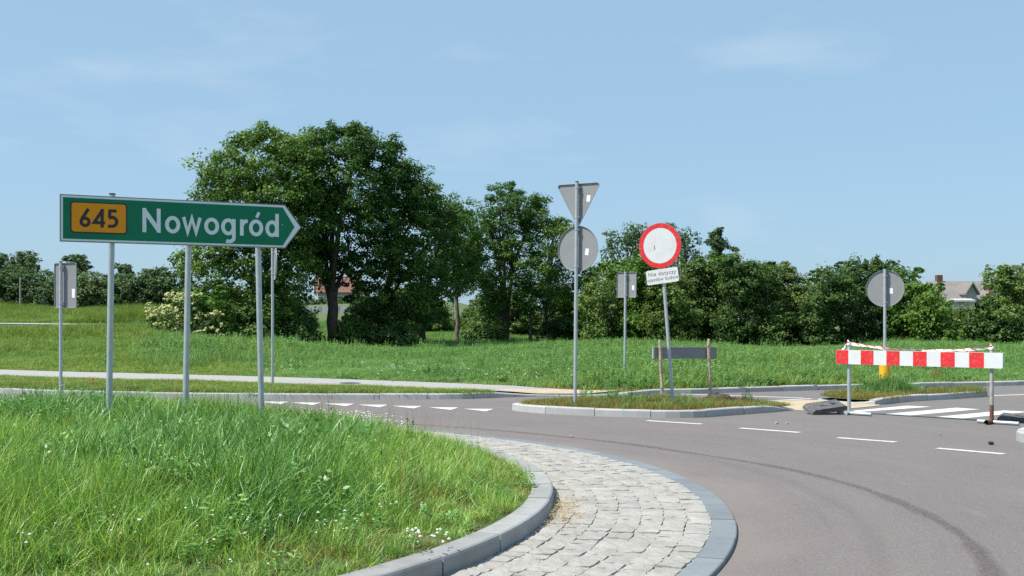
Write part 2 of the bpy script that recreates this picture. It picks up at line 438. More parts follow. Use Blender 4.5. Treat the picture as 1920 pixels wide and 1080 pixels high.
BOUND = [(-60, 52), (-40, 43), (-22, 32), (-16, 28), (-11.55, 25.3), (-9.5, 24.4), (-7.66, 23.8), (-5.3, 23.5), (-2.2, 23.32), (-0.95, 23.5),
         (-0.3, 23.9), (0.6, 24.25), (1.7, 24.2), (2.5, 24.0), (3.2, 24.85), (3.97, 25.15), (5.54, 25.8), (7.5, 26.6), (9.85, 27.5), (12.3, 28.3),
         (16, 29.7), (22, 31.8), (40, 38), (60, 45)]


def smooth_poly(P, step):
    """Catmull-Rom through P, resampled at about `step`."""
    P = np.array(P, float); out = []
    for i in range(len(P) - 1):
        p0, p1, p2, p3 = P[max(i - 1, 0)], P[i], P[i + 1], P[min(i + 2, len(P) - 1)]
        n = max(2, int(np.hypot(*(p2 - p1)) / step))
        for t in np.arange(n) / n:
            out.append(0.5 * (2 * p1 + (p2 - p0) * t + (2 * p0 - 5 * p1 + 4 * p2 - p3) * t * t + (3 * p1 - p0 - 3 * p2 + p3) * t ** 3))
    out.append(P[-1]); return np.array(out)


BX, BY = np.array(BOUND).T


def by(x): return np.interp(x, BX, BY)


PAV_FAR = [(-44, 52), (-30, 44), (-16.1, 35.3), (-11.2, 32.85), (-6.5, 30.6), (-3.6, 28.8), (-1.14, 27.2), (0.8, 25.7), (2.3, 24.75)]
PAV_NEAR = [(-38, 45), (-26, 38), (-14.1, 31.2), (-10.3, 29.4), (-5.8, 27.2), (-3.0, 25.8), (-1.2, 24.75), (0.0, 24.35), (1.7, 24.30)]
PFX, PFY = np.array(PAV_FAR).T
PNX, PNY = np.array(PAV_NEAR).T


def field_edge(x):
    return np.where(x < 2.3, np.interp(x, PFX, PFY), by(x) + 0.15)


def tz(x, y):
    x = np.asarray(x, float); y = np.asarray(y, float)
    a = x / np.maximum(y, 1)
    r = sm((-0.10 - a) / 0.24)
    z = 0.10 + r * 0.036 * np.clip(y - 34, 0, 80) * sm((y - 34) / 14)
    m = sm((0.03 - a) / 0.10)
    z = z + (1 - r) * (m * 0.06 * np.clip(y - 80, 0, 85) + (1 - m) * 0.02 * np.clip(y - 88, 0, 90))
    und = 0.05 * np.sin(x * 0.31 + 1.3) * np.sin(y * 0.23) + 0.04 * np.sin(x * 0.13 - y * 0.17)
    return z + und * sm((y - 36) / 12)


# ground sheet: starts on the line of the far kerb and runs to the horizon
bp = smooth_poly(BOUND, 0.6)
T = np.concatenate([[0.06, 0.2, 0.5, 1, 1.6, 2.4, 3.4], np.arange(4.5, 30, 1.5), np.arange(30, 90, 4), np.geomspace(92, 2600, 18)])
gx = bp[:, 0][None, :] * (1 + T[:, None] / 60); gy = bp[:, 1][None, :] + T[:, None]
gz = tz(gx, gy)
low = np.exp(-((bp[:, 0] - 1.05) / 1.05) ** 4) * 0.072      # dropped kerb at the crossing
gz -= low[None, :] * np.clip(1 - T[:, None] / 2.2, 0, 1)
nr, nc = gx.shape
q = [(i * nc + j, i * nc + j + 1, (i + 1) * nc + j + 1, (i + 1) * nc + j) for i in range(nr - 1) for j in range(nc - 1)]
ground = link('ground', fast_mesh('ground', np.stack([gx, gy, gz], -1).reshape(-1, 3), q, M['ground'], smooth=True))
tag(ground, 'green meadow ground stretching from the kerb to the trees', 'ground', kind='structure')

road = link('road', mesh('road', [(-75, -40, 0), (75, -40, 0), (75, 60, 0), (-75, 60, 0)], [(0, 1, 2, 3)], M['asphalt']))
tag(road, 'pinkish grey asphalt of the roundabout and its closed exit', 'road', kind='structure')


def strip(name, far, near, mat, dz, label, cat):
    a = smooth_poly(far, 0.7); b = smooth_poly(near, 0.7); n = 90
    ra = np.stack([np.interp(np.linspace(0, len(a) - 1, n), np.arange(len(a)), a[:, k]) for k in (0, 1)], 1)
    rb = np.stack([np.interp(np.linspace(0, len(b) - 1, n), np.arange(len(b)), b[:, k]) for k in (0, 1)], 1)
    rows = [ra + (rb - ra) * t for t in np.linspace(0, 1, 5)]
    V = []
    for r in rows:
        z = tz(r[:, 0], r[:, 1]) + dz
        z = z - np.exp(-((r[:, 0] - 1.05) / 1.05) ** 4) * 0.072 * np.clip(1 - (r[:, 1] - by(r[:, 0])) / 2.2, 0, 1)
        V += [(x, y, zz) for (x, y), zz in zip(r, z)]
    Fc = [(i * n + j, i * n + j + 1, (i + 1) * n + j + 1, (i + 1) * n + j) for i in range(4) for j in range(n - 1)]
    o = link(name, mesh(name, V, Fc, mat, True)); tag(o, label, cat, kind='structure'); return o


strip('pavement', PAV_FAR, PAV_NEAR, M['pavement'], 0.022, 'pale grey block pavement running along the far verge', 'pavement')
# the narrow track crossing the rising meadow on the left
strip('path', [(-52, 74), (-40, 73), (-30, 72), (-21, 70)], [(-52, 72.6), (-40, 71.6), (-30, 70.6), (-21, 69.4)], M['pavement'], 0.05,
      'narrow pale track crossing the rising meadow', 'path')
sa = MB()
spoly = [(-0.5, 24.16), (0.2, 24.34), (1.2, 24.42), (1.9, 24.34), (2.35, 24.46), (2.2, 24.72), (1.3, 25.25), (0.5, 25.35), (-0.3, 24.95), (-0.75, 24.5)]
V = [(0.8, 24.6, 0)] + [(x, y, 0) for x, y in smooth_poly(spoly + [spoly[0]], 0.15)]
V = [(x, y, float(tz(x, y) - np.exp(-((x - 1.05) / 1.05) ** 4) * 0.072 * max(0, 1 - (y - by(x)) / 2.2)) + 0.028) for x, y, _ in V]
sand1 = link('sand_patch', mesh('sand_patch', V, [(0, i, i + 1) for i in range(1, len(V) - 1)], M['sand']))
tag(sand1, 'yellowish sand spilled over the pavement end at the crossing', 'sand', kind='stuff')


# ---- kerbs: every stone a part of its kerb
def kerb_run(parent, pts, h=0.12, wid=0.15, stone=1.0, side=1, mat=None, z0=0.0, heights=None, seed=1, name='kerb_stone', gap=0.012, jit=1.0):
    """stones along pts; the face lies on pts, the body on the `side` (+1 = left of travel)"""
    rr = random.Random(seed); pts = np.array(pts, float)
    seg = np.hypot(*np.diff(pts, axis=0).T); s = np.concatenate([[0], np.cumsum(seg)]); tot = s[-1]
    n = max(1, round(tot / stone)); ln = tot / n; out = []
    for i in range(n):
        a, b = i * ln + gap / 2, (i + 1) * ln - gap / 2
        m = 4; us = np.linspace(a, b, m + 1)
        P = np.stack([np.interp(us, s, pts[:, k]) for k in (0, 1)], 1)
        d = np.gradient(P, axis=0); d /= np.hypot(*d.T)[:, None]; nrm = np.stack([-d[:, 1], d[:, 0]], 1) * side
        hh = h if heights is None else heights
        dz = rr.uniform(-0.006, 0.006) * jit; off = rr.uniform(-0.006, 0.006) * jit
        c0 = P.mean(0); V = []
        for k in range(m + 1):
            hk = hh if not callable(hh) else hh(P[k])
            hk = hk + dz; cz = min(0.022, hk * 0.4)
            for (u, z) in ((0.0, -0.12), (0.004, max(hk - cz, 0.002)), (cz * 0.35 + 0.004, hk - cz * 0.35), (cz + 0.004, hk), (wid - 0.008, hk), (wid, hk - 0.008), (wid, -0.12)):
                p = P[k] + nrm[k] * (u + off); V.append((p[0] - c0[0], p[1] - c0[1], z + z0))
        K = 7; Fc = []
        for k in range(m):
            for j in range(K - 1):
                f = (k * K + j, (k + 1) * K + j, (k + 1) * K + j + 1, k * K + j + 1)
                Fc.append(f if side > 0 else f[::-1])
        e0 = tuple(range(K)); e1 = tuple(m * K + j for j in range(K))
        Fc += [e0 if side > 0 else e0[::-1], e1[::-1] if side > 0 else e1]
        o = link(name, mesh(name, V, Fc, mat or M['kerb']), parent, (c0[0], c0[1], 0)); out.append(o)
    return out


def arc(r, a0, a1, n=160, c=(CX, CY)):
    t = np.radians(np.linspace(a0, a1, n)); return np.stack([c[0] + r * np.cos(t), c[1] + r * np.sin(t)], 1)


ka = thing('kerb', 'concrete kerb ring around the grassy central island', 'kerb', kind='structure')
kerb_run(ka, arc(R_KERB, -180, 180, 500), 0.15, 0.20, 0.82, 1, z0=0.0, seed=3, gap=0.018)
kb = thing('kerb', 'long concrete kerb along the far verge and entry lane', 'kerb', kind='structure')


def far_h(p): return 0.12 - 0.088 * math.exp(-((p[0] - 1.05) / 1.15) ** 4)


inb = bp[(bp[:, 0] > -26) & (bp[:, 0] < 30)]
kerb_run(kb, inb, 0.12, 0.15, 1.0, 1, heights=far_h, seed=5, mat=M['kerb_pale'])

# splitter island, near part and far part
SPL_NEAR = [(0.0, 20.45), (0.12, 20.2), (0.4, 19.85), (0.92, 19.42), (1.75, 19.0), (2.6, 18.78), (3.15, 18.85), (3.7, 19.25), (4.3, 19.72), (4.85, 20.15), (5.2, 20.5)]
SPL_NEAR_BACK = [(5.2, 20.5), (5.0, 20.95), (4.5, 21.35), (3.8, 21.7), (2.5, 21.95), (1.6, 21.75), (0.8, 21.4), (0.2, 20.9), (0.0, 20.45)]
SPL_FAR = [(7.05, 21.75), (7.35, 21.95), (7.94, 22.6), (8.95, 23.25), (9.7, 23.8), (10.35, 24.3)]
SPL_FAR_BACK = [(10.35, 24.3), (10.3, 24.7), (9.5, 24.75), (8.4, 24.4), (7.2, 23.95), (6.55, 23.5), (6.3, 23.1), (6.5, 22.4), (7.05, 21.75)]


def island(front, back, label, seed, hfun=None):
    a = smooth_poly(front, 0.12); b = smooth_poly(back, 0.12)
    k = thing('kerb', label, 'kerb', kind='structure')
    ring = np.concatenate([a, b[1:]])
    kerb_run(k, ring, 0.13, 0.15, 0.95, 1, seed=seed, heights=hfun, mat=M['kerb_pale'])
    return ring[:-1]


ring1 = island(SPL_NEAR, SPL_NEAR_BACK, 'bright concrete kerb around the near splitter island under the signs', 11,
               lambda p: 0.13 - 0.10 * float(sm((p[0] - 4.5) / 0.7)))
ring2 = island(SPL_FAR, SPL_FAR_BACK, 'concrete kerb around the far splitter island behind the striped barrier', 12,
               lambda p: 0.13 - 0.10 * float(sm((7.3 - p[0]) / 0.6)))


def bed(name, ring, z, label):
    c = ring.mean(0); V = [(c[0], c[1], z + 0.03)]; m = len(ring)
    for t in (0.5, 0.97):
        V += [(c[0] + (x - c[0]) * t, c[1] + (y - c[1]) * t, z + (0.02 if t < 0.9 else 0)) for x, y in ring]
    Fc = [(0, 1 + i, 1 + (i + 1) % m) for i in range(m)] + [(1 + i, 1 + m + i, 1 + m + (i + 1) % m, 1 + (i + 1) % m) for i in range(m)]
    return tag(link(name, mesh(name, V, Fc, M['ground'], True)), label, 'soil', kind='structure')


bed('ground', ring1, 0.085, 'weedy soil bed of the near splitter island')
bed('ground', ring2, 0.085, 'weedy soil bed of the far splitter island')
# sandy gap between the two islands where the crossing goes through
gp = smooth_poly([(5.0, 20.35), (5.7, 20.35), (6.4, 20.9), (7.15, 21.7), (6.75, 22.2), (6.4, 23.0), (5.8, 23.0), (5.2, 22.5), (4.7, 21.6), (5.0, 20.35)], 0.15)
c = gp.mean(0)
V = [(c[0], c[1], 0.03)] + [(x, y, 0.008) for x, y in gp]
sand2 = link('sand_patch', mesh('sand_patch', V, [(0, i, i + 1) for i in range(1, len(V) - 1)], M['sand'], True))
tag(sand2, 'pale sand filling the gap between the two splitter islands', 'sand', kind='stuff')

# corner at the right edge
RC = [(9.4, 17.7), (8.6, 17.0), (7.7, 16.2), (7.05, 15.55), (6.82, 15.1), (6.9, 14.6), (7.4, 13.6), (7.75, 12.0), (7.9, 10.2), (7.6, 7.5), (7.0, 5.5)]
rc = smooth_poly(RC, 0.12)
kc = thing('kerb', 'whitish kerb corner at the right edge of the exit', 'kerb', kind='structure')
kerb_run(kc, rc, 0.14, 0.16, 0.7, 1, seed=15, mat=M['kerb_pale'])
V = [(x + 0.1, y, 0.10) for x, y in rc]; V += [(40, y, 0.14) for x, y in rc]; m = len(rc)
tag(link('ground', mesh('ground', V, [(i, i + 1, m + i + 1, m + i) for i in range(m - 1)], M['ground'])), 'grass verge beyond the kerb corner on the right', 'verge', kind='structure')

# ---- central apron of granite setts
apron = link('apron', mesh('apron', [(*p, 0.0245) for p in arc(R_KERB - 0.1, -180, 180, 181)] + [(*p, 0.0245) for p in arc(R_BAND + 0.05, -180, 180, 181)],
                           [(i, i + 181, i + 182, i + 1) for i in range(180)], M['joint']))
tag(apron, 'ring of pale granite setts with open joints around the central island', 'apron', kind='structure')
ba = thing('edging', 'smooth blue grey concrete edging band around the sett ring', 'edging', kind='structure')
kerb_run(ba, arc(R_APRON, -180, 180, 500), 0.032, 0.205, 0.78, 1, mat=M['band'], seed=21, name='edging_stone', gap=0.006, jit=0.4)


def sett_mesh(seed, L_, W_):
    r = np.random.default_rng(seed); n = 4
    X, Y = np.meshgrid(np.linspace(-0.5, 0.5, n), np.linspace(-0.5, 0.5, n))
    edge = np.maximum(abs(X), abs(Y)) > 0.45; cor = (abs(X) > 0.45) & (abs(Y) > 0.45)
    Z = 0.034 + r.normal(0, 0.003, X.shape) - edge * 0.0025 - cor * 0.002
    x = X * L_ * (1 - 0.04 * cor) + r.normal(0, 0.003, X.shape); y = Y * W_ * (1 - 0.04 * cor) + r.normal(0, 0.004, X.shape)
    V = [(x[i, j], y[i, j], Z[i, j]) for i in range(n) for j in range(n)]
    Fc = [(i * n + j, i * n + j + 1, (i + 1) * n + j + 1, (i + 1) * n + j) for i in range(n - 1) for j in range(n - 1)]
    rim = [0, 1, 2, 3, 7, 11, 15, 14, 13, 12, 8, 4]; b = len(V)
    V += [(V[i][0] * 1.0, V[i][1] * 1.0, -0.03) for i in rim]
    Fc += [(rim[(k + 1) % 12], rim[k], b + k, b + (k + 1) % 12) for k in range(12)]
    return mesh('sett', V, Fc, M['sett'], False)


setts = [sett_mesh(100 + k, 0.198, 0.178) for k in range(8)]
sp = []; rows = 7; pitch = (R_BAND - R_KERB) / rows
rr = random.Random(5)
for k in range(rows):
    r = R_KERB + (k + 0.5) * pitch; a = rr.random(); end = a + 2 * pi
    while a < end - 0.01:
        ln_ = min(rr.uniform(0.13, 0.235), (end - a) * r)
        sp.append((r + rr.uniform(-0.008, 0.008), a + ln_ / 2 / r, rr.randrange(8), rr.uniform(-0.004, 0.005), ln_ / 0.198 * 0.99, rr.uniform(0.93, 1.03)))
        a += ln_ / r


def seen(s):
    x, y = CX + s[0] * cos(s[1]), CY + s[0] * sin(s[1])
    if y < 6.6: return 1e9
    px = 960 + F * x / y; py = YH + F * EYE / y
    if not (600 < px < 1500 and py < 1110): return 1e9
    if cos(s[1]) < 0.62 and y > CY: return 1e9 if cos(s[1]) < 0.3 else 900 + y
    return hypot(x, y)


sp.sort(key=seen)
rest = MB()
for i, s in enumerate(sp):
    x, y = CX + s[0] * cos(s[1]), CY + s[0] * sin(s[1]); rz = s[1] + pi / 2
    if i < 300:
        o = link('sett', setts[s[2]], apron, (x, y, s[3]), rz)
        o.rotation_euler = (rr.uniform(-.015, .015), rr.uniform(-.015, .015), rz); o.scale = (s[4], s[5], 1)
    else:
        ca, sa_ = cos(rz), sin(rz); me = setts[s[2]]
        rest.add([(x + ca * v.co.x * s[4] - sa_ * v.co.y * s[5], y + sa_ * v.co.x * s[4] + ca * v.co.y * s[5], v.co.z + s[3]) for v in me.vertices],
                 [tuple(p.vertices) for p in me.polygons])
o = rest.build('setts', M['sett'], apron); o['kind'] = 'stuff'

# central mound
V = [(CX, CY, 0.50)]; nr_ = 10; na = 96
def mound(r): return 0.125 + 0.36 * (1 - np.clip(r / R_KERB_IN, 0, 1) ** 2)
for i in range(1, nr_ + 1):
    r = (R_KERB_IN + 0.03) * i / nr_
    V += [(*p, mound(r)) for p in arc(r, 0, 360, na + 1)[:-1]]
Fc = [(0, 1 + j, 1 + (j + 1) % na) for j in range(na)]
Fc += [(1 + i * na + j, 1 + (i + 1) * na + j, 1 + (i + 1) * na + (j + 1) % na, 1 + i * na + (j + 1) % na) for i in range(nr_ - 1) for j in range(na)]
tag(link('ground', mesh('ground', V, Fc, M['ground'], True)), 'domed earth of the central roundabout island', 'mound', kind='structure')

# ---- road markings (parts of the road)
def marking(name, poly, z=0.004, mat=None):
    return MB().sheet([p for p in poly], z).build(name, mat or M['paint'], road)


for a, b in (((1212.6, 789), (1315.6, 795.5)), ((1387.5, 803), (1500, 811.3)), ((1570, 821), (1680, 829.3)), ((1756.7, 840.7), (1883, 851.7))):
    p, q_ = G(*a), G(*b)
    p = np.array(p); q_ = np.array(q_); dv = (q_ - p) / np.hypot(*(q_ - p)); nv = np.array([-dv[1], dv[0]]) * 0.072
    marking('edge_dash', [p - nv, q_ - nv, q_ + nv, p + nv], mat=M['paint_worn'])
# give-way triangles across the entry lane: tips towards the entering traffic
tri = [((505, 747), 0), ]
for i, px in enumerate((925.6, 860, 791, 727, 664, 602, 541)):
    y = 767 - (925.6 - px) * 0.043 + (0.00002 * (925.6 - px) ** 2)
    R_ = G(px, y); Lp = G(px - 57, y - 0.3); B_ = G(px - 15, y + 4.6)
    marking('yield_triangle', [R_, Lp, B_][::1] if True else None, mat=M['paint'])
for S_ in ([(1592, 771), (1596, 774), (1747, 763), (1701, 761)], [(1653, 777), (1703, 779.7), (1837, 767.7), (1793, 764.8)],
           [(1755, 782), (1804, 785), (1930, 772.5), (1883, 770)], [(1868, 787), (1920, 790.5), (2050, 777), (2000, 774.5)]):
    marking('crossing_stripe', [G(*p) for p in S_])


def line(p, q_, wd, name='lane_line', mat=None):
    p = np.array(p); q_ = np.array(q_); d = (q_ - p) / np.hypot(*(q_ - p)); n = np.array([-d[1], d[0]]) * wd / 2
    return marking(name, [p - n, q_ - n, q_ + n, p + n], mat=mat)


line(G(1277, 739), G(1507, 746.5), 0.14)
line((5.05, 22.75), (6.3, 23.55), 0.13)
line((10.45, 24.5), (20, 28.3), 0.14)
# tyre trace
tp = smooth_poly([(-2.4, 18.1), (-1.0, 17.25), (-0.13, 16.55), (0.75, 15.66), (1.75, 14.45), (2.87, 12.54), (3.29, 11.28), (3.43, 10.34), (3.45, 9.2), (3.36, 8.3), (3.07, 7.18), (2.5, 5.6)], 0.15)
d = np.gradient(tp, axis=0); d /= np.hypot(*d.T)[:, None]; nn = np.stack([-d[:, 1], d[:, 0]], 1); V = []; cols = []
for i, (p, n_) in enumerate(zip(tp, nn)):
    wv = 0.055 + 0.012 * sin(i * 0.4) + 0.01 * sin(i * 1.3)
    for u, c_ in ((-1.5, 0), (-0.6, 0.5), (0.5, 0.55), (1.5, 0)):
        V.append((p[0] + n_[0] * u * wv, p[1] + n_[1] * u * wv, 0.003)); cols.append(c_)
q = [(i * 4 + j, i * 4 + j + 1, i * 4 + j + 5, i * 4 + j + 4) for i in range(len(tp) - 1) for j in range(3)]
link('skid_mark', fast_mesh('skid_mark', V, np.array(q)[:, ::-1], M['skid'], cols), road)
tp2 = arc(9.0, 38, -30, 60); V = []; cols = []
for i, p in enumerate(tp2):
    n_ = (p - (CX, CY)) / 9.0
    for u, c_ in ((-1, 0), (0, 0.12), (1, 0)):
        V.append((p[0] + n_[0] * u * 0.12, p[1] + n_[1] * u * 0.12, 0.003)); cols.append(c_)
q = [(i * 3 + j, i * 3 + j + 1, i * 3 + j + 4, i * 3 + j + 3) for i in range(len(tp2) - 1) for j in range(2)]
link('skid_mark', fast_mesh('skid_mark', V, np.array(q), M['skid'], cols), road)


# ------------------------------------------------------------------ lettering: strokes of constant width
def A(cx, cz, rx, rz, a0, a1, n=22):
    return [(cx + rx * cos(radians(t)), cz + rz * sin(radians(t))) for t in np.linspace(a0, a1, n)]


def stroke(mb, pts, wd, y, closed=False):
    P = np.array(pts, float); n = len(P); b = len(mb.V); Lp = []; Rp = []
    for i in range(n):
        if closed:
            d0 = P[i] - P[i - 1]; d1 = P[(i + 1) % n] - P[i]
        else:
            d0 = P[i] - P[max(i - 1, 0)] if i else P[1] - P[0]; d1 = P[min(i + 1, n - 1)] - P[i] if i < n - 1 else P[-1] - P[-2]
        d0 = d0 / np.hypot(*d0); d1 = d1 / np.hypot(*d1); t = d0 + d1; t /= np.hypot(*t)
        nn_ = np.array([-t[1], t[0]]); k = wd / 2 / max(0.35, abs(nn_ @ np.array([-d0[1], d0[0]])))
        Lp.append(P[i] + nn_ * k); Rp.append(P[i] - nn_ * k)
    for a_, c_ in zip(Lp, Rp): mb.V += [(a_[0], y, a_[1]), (c_[0], y, c_[1])]
    for i in range(n if closed else n - 1):
        j = (i + 1) % n; mb.F.append((b + 2 * i, b + 2 * i + 1, b + 2 * j + 1, b + 2 * j))


# ------------------------------------------------------------------ signs
def rrect(w_, h_, r, cz=0.0, cx=0.0, n=5):
    out = []
    for sx, sz, a in ((1, 1, 0), (-1, 1, 90), (-1, -1, 180), (1, -1, 270)):
        out += A(cx + sx * (w_ / 2 - r), cz + sz * (h_ / 2 - r), r, r, a, a + 90, n)
    return out


def scale_out(o, d):
    o = np.array(o); n = len(o); out = []
    for i in range(n):
        t = o[(i + 1) % n] - o[i - 1]; t = t / np.hypot(*t); out.append(tuple(o[i] + np.array([-t[1], t[0]]) * d))
    return out


def circ(r, cz, n=48): return A(0, cz, r, r, 0, 360 - 360 / n, n)


def tri_outline(side, cz_top, r=0.04):
    h_ = side * 0.866; pts = [(-side / 2, cz_top), (0, cz_top - h_), (side / 2, cz_top)]; out = []
    cen = np.array([0, cz_top - h_ / 3])
    for (p, a0) in ((np.array(pts[2]), -30), (np.array(pts[0]), 90), (np.array(pts[1]), 210)):
        c_ = p + (cen - p) / np.hypot(*(cen - p)) * 2 * r
        out += A(c_[0], c_[1], r, r, a0, a0 + 120, 7)
    return out


def post(parent, z0, z1, r=0.03, y=0.0, mat=None, cap=True, x=0.0):
    o = MB().tube([(x, y, z0), (x, y, z1)], r, 18).build('post', mat or M['galv'], parent, True)
    if cap:
        MB().tube([(x, y, z1), (x, y, z1 + 0.012), (x, y, z1 + 0.018)], [r * 1.08, r * 1.08, r * 0.7], 16).build('cap', M['black'], o, True)
    return o


def plate_from_behind(parent, outline, name, y=0.062, sticker=None, front=None):
    """a sign seen from its bare back: folded rim towards the viewer"""
    p = MB().prism(outline, y, y + 0.002).build(name, M['plate_back'], parent)
    MB().ring(outline, scale_out(outline, 0.004), y - 0.022, y - 0.0005).build('rim', M['galv'], p)
    MB().prism(scale_out(outline, 0.004), y + 0.004, y + 0.005).build('face_sheet', front or M['sign_white'], p)
    if sticker:
        sx, sz, sw, sh, rot = sticker
        c0, s0 = cos(rot), sin(rot)
        MB().prism([(sx + c0 * a - s0 * b, sz + s0 * a + c0 * b) for a, b in ((sw / 2, sh / 2), (-sw / 2, sh / 2), (-sw / 2, -sh / 2), (sw / 2, -sh / 2))],
                   y - 0.002, y - 0.0008).build('sticker', M['sticker'], p)
    return p


def clamp(parent, z, y=0.0, r=0.03, w_=0.10):
    m_ = MB().ring(A(0, 0, r + 0.006, r + 0.006, 0, 345, 16), A(0, 0, r + 0.0005, r + 0.0005, 0, 345, 16), 0, 0.03)
    V = [(x, zz + y, z + yy) for x, yy, zz in m_.V]
    mb = MB().add(V, m_.F); mb.box(-w_ / 2, w_ / 2, y + r + 0.003, y + r + 0.012, z, z + 0.03); mb.tube([(0.045, y + 0.05, z + .015), (0.045, y - 0.01, z + .015)], 0.008, 6)
    return mb.build('clamp', M['galv'], parent)


# 1 green direction sign
X1, Y1, X2, Y2 = -4.745, 11.75, -2.588, 12.85
th = atan2(Y2 - Y1, X2 - X1)
ds = thing('direction_sign', 'green arrow-shaped direction sign with orange 645 plate reading Nowogród', 'road sign', (X1, Y1, 0), th)
zb, zt, zm = 2.452, 2.951, 2.7
arrow = [(0.0, zb), (2.406, zb), (2.597, zm), (2.406, zt), (0.0, zt)]
bd = MB().prism(arrow, 0, 0.02).build('board', M['plate_back'], ds)
MB().prism([(0.012, zb + .012), (2.40, zb + .012), (2.582, zm), (2.40, zt - .012), (0.012, zt - .012)], -0.0025, -0.0005).build('border', M['sign_white'], bd)
MB().prism([(0.032, zb + .032), (2.378, zb + .032), (2.515, zm), (2.378, zt - .032), (0.032, zt - .032)], -0.005, -0.003).build('green_field', M['green'], bd)
npl = MB().prism(rrect(0.571, 0.331, 0.035, 2.7145, 0.3885), -0.008, -0.0055).build('number_plate', M['black'], ds)
MB().prism(rrect(0.545, 0.305, 0.026, 2.7145, 0.3885), -0.0105, -0.0085).build('orange_field', M['orange'], npl)
mb = MB(); W_ = 0.033; y_ = -0.012
# 6
stroke(mb, A(0.2495, 2.668, 0.0395, 0.0385, 0, 350, 30), W_, y_, True)
stroke(mb, [(0.282, 2.806), (0.222, 2.705), (0.212, 2.68)], W_, y_ - .0003)
# 4
stroke(mb, [(0.428, 2.806), (0.340, 2.664), (0.449, 2.664)], W_, y_); stroke(mb, [(0.420, 2.812), (0.420, 2.612)], W_, y_ - .0003)
# 5
stroke(mb, [(0.566, 2.795), (0.498, 2.795), (0.494, 2.722)], W_, y_)
stroke(mb, [(0.486, 2.718)] + A(0.518, 2.6795, 0.049, 0.049, 78, -90, 16) + [(0.478, 2.6295)], W_, y_ - .0003)
mb.build('numerals', M['black'], npl)
mb = MB(); W_ = 0.041; y_ = -0.0075; h = W_ / 2; bl, xh, ch = 2.58, 2.766, 2.842
stroke(mb, [(0.853, bl), (0.853, ch)], W_, y_); stroke(mb, [(1.003, bl), (1.003, ch)], W_, y_); stroke(mb, [(0.857, ch - .03), (0.999, bl + .03)], W_ * 1.15, y_ - .0003)
for x0, x1 in ((1.07, 1.232), (1.491, 1.655), (1.989, 2.15)):
    stroke(mb, A((x0 + x1) / 2, (bl + xh) / 2, (x1 - x0) / 2 - h, (xh - bl) / 2 - h + 0.002, 0, 352, 34), W_, y_, True)
stroke(mb, [(1.268, xh - .004), (1.312, bl + .016), (1.357, xh - .012), (1.402, bl + .016), (1.446, xh - .004)], W_ * 0.92, y_)
stroke(mb, A(1.756, (bl + xh) / 2, 0.075 - h + .004, (xh - bl) / 2 - h + 0.002, 0, 352, 34), W_, y_, True)
stroke(mb, [(1.818, xh - .004), (1.818, 2.555)] + A(1.764, 2.552, 0.054, 0.042, 0, -125, 12), W_, y_ - .0003)
stroke(mb, [(1.908, bl), (1.908, xh - .004)], W_, y_); stroke(mb, [(1.908, 2.705)] + A(1.965, 2.70, 0.045, 0.045, 155, 88, 8) + [(1.974, 2.746)], W_, y_ - .0003)
stroke(mb, [(2.074, 2.79), (2.104, 2.85)], 0.034, y_)
stroke(mb, A(2.252, (bl + xh) / 2 - .002, 0.072 - h + .004, (xh - bl) / 2 - h + 0.002, 0, 352, 34), W_, y_, True); stroke(mb, [(2.31, bl), (2.31, ch)], W_, y_ - .0003)
mb.build('lettering', M['sign_white'], ds)
mb = MB(); mb.tube([(2.372, -0.006, 2.722), (2.372, -0.012, 2.722)], 0.006, 8); mb.build('rivet', M['sign_white'], ds)
for sx, zt_, ln_ in ((0.525, 2.975, 0.8), (1.335, 2.93, 1.0), (2.105, 2.93, -1.2)):
    p = MB().tube([(0, 0, 0), (0, 0, zt_ - 0.1)], 0.0325, 18).build('post', M['galv'], ds, True, (sx - 2.5 * math.tan(radians(ln_)), 0.055, 0.1))
    p.rotation_euler = (0, radians(ln_), 0)
    MB().tube([(0, 0, zt_ - 0.1), (0, 0, zt_ - 0.085)], [0.035, 0.033], 16).build('cap', M['black'], p, True)

# 2 the tall rectangular plate seen from behind, far left
gx_, gy_ = G(114, 736, 0.1)
s = thing('sign_post', 'tall rectangular sign seen from behind on the leftmost post', 'road sign', (gx_, gy_, 0.05), radians(-24))
p = post(s, 0, 2.85, 0.036)
plate_from_behind(s, rrect(0.62, 0.965, 0.03, 2.35, 0.07), 'plate', 0.068, (0.29, 2.18, 0.08, 0.19, 0.0))
clamp(s, 2.72, r=0.036); clamp(s, 1.95, r=0.036)

# 3 round sign seen edge-on behind the direction sign
gx_, gy_ = G(511, 722.5, 0.1)
s = thing('sign_post', 'round sign seen almost edge-on behind the green arrow sign', 'road sign', (gx_, gy_, 0.05), radians(-72))
post(s, 0, 3.4, 0.032); plate_from_behind(s, circ(0.40, 2.98), 'disc', 0.062); clamp(s, 3.2); clamp(s, 2.7)

# 4 give-way triangle above a disc, seen from behind
gy_ = 19.8; gx_ = (1078 - 960) / F * gy_
s = thing('sign_post', 'inverted triangle above a round disc, both seen from behind on one post', 'road sign', (gx_, gy_, 0.05), radians(-34))
s.rotation_euler = (0, radians(0.6), radians(-34))
post(s, 0, 4.03, 0.031)
plate_from_behind(s, tri_outline(0.90, 4.01), 'triangle_plate', 0.062, (0.20, 3.74, 0.07, 0.115, -0.15))
plate_from_behind(s, circ(0.405, 2.86), 'disc', 0.062, (0.18, 2.80, 0.07, 0.115, -0.15))
for z in (3.92, 3.4, 3.18, 2.53): clamp(s, z)

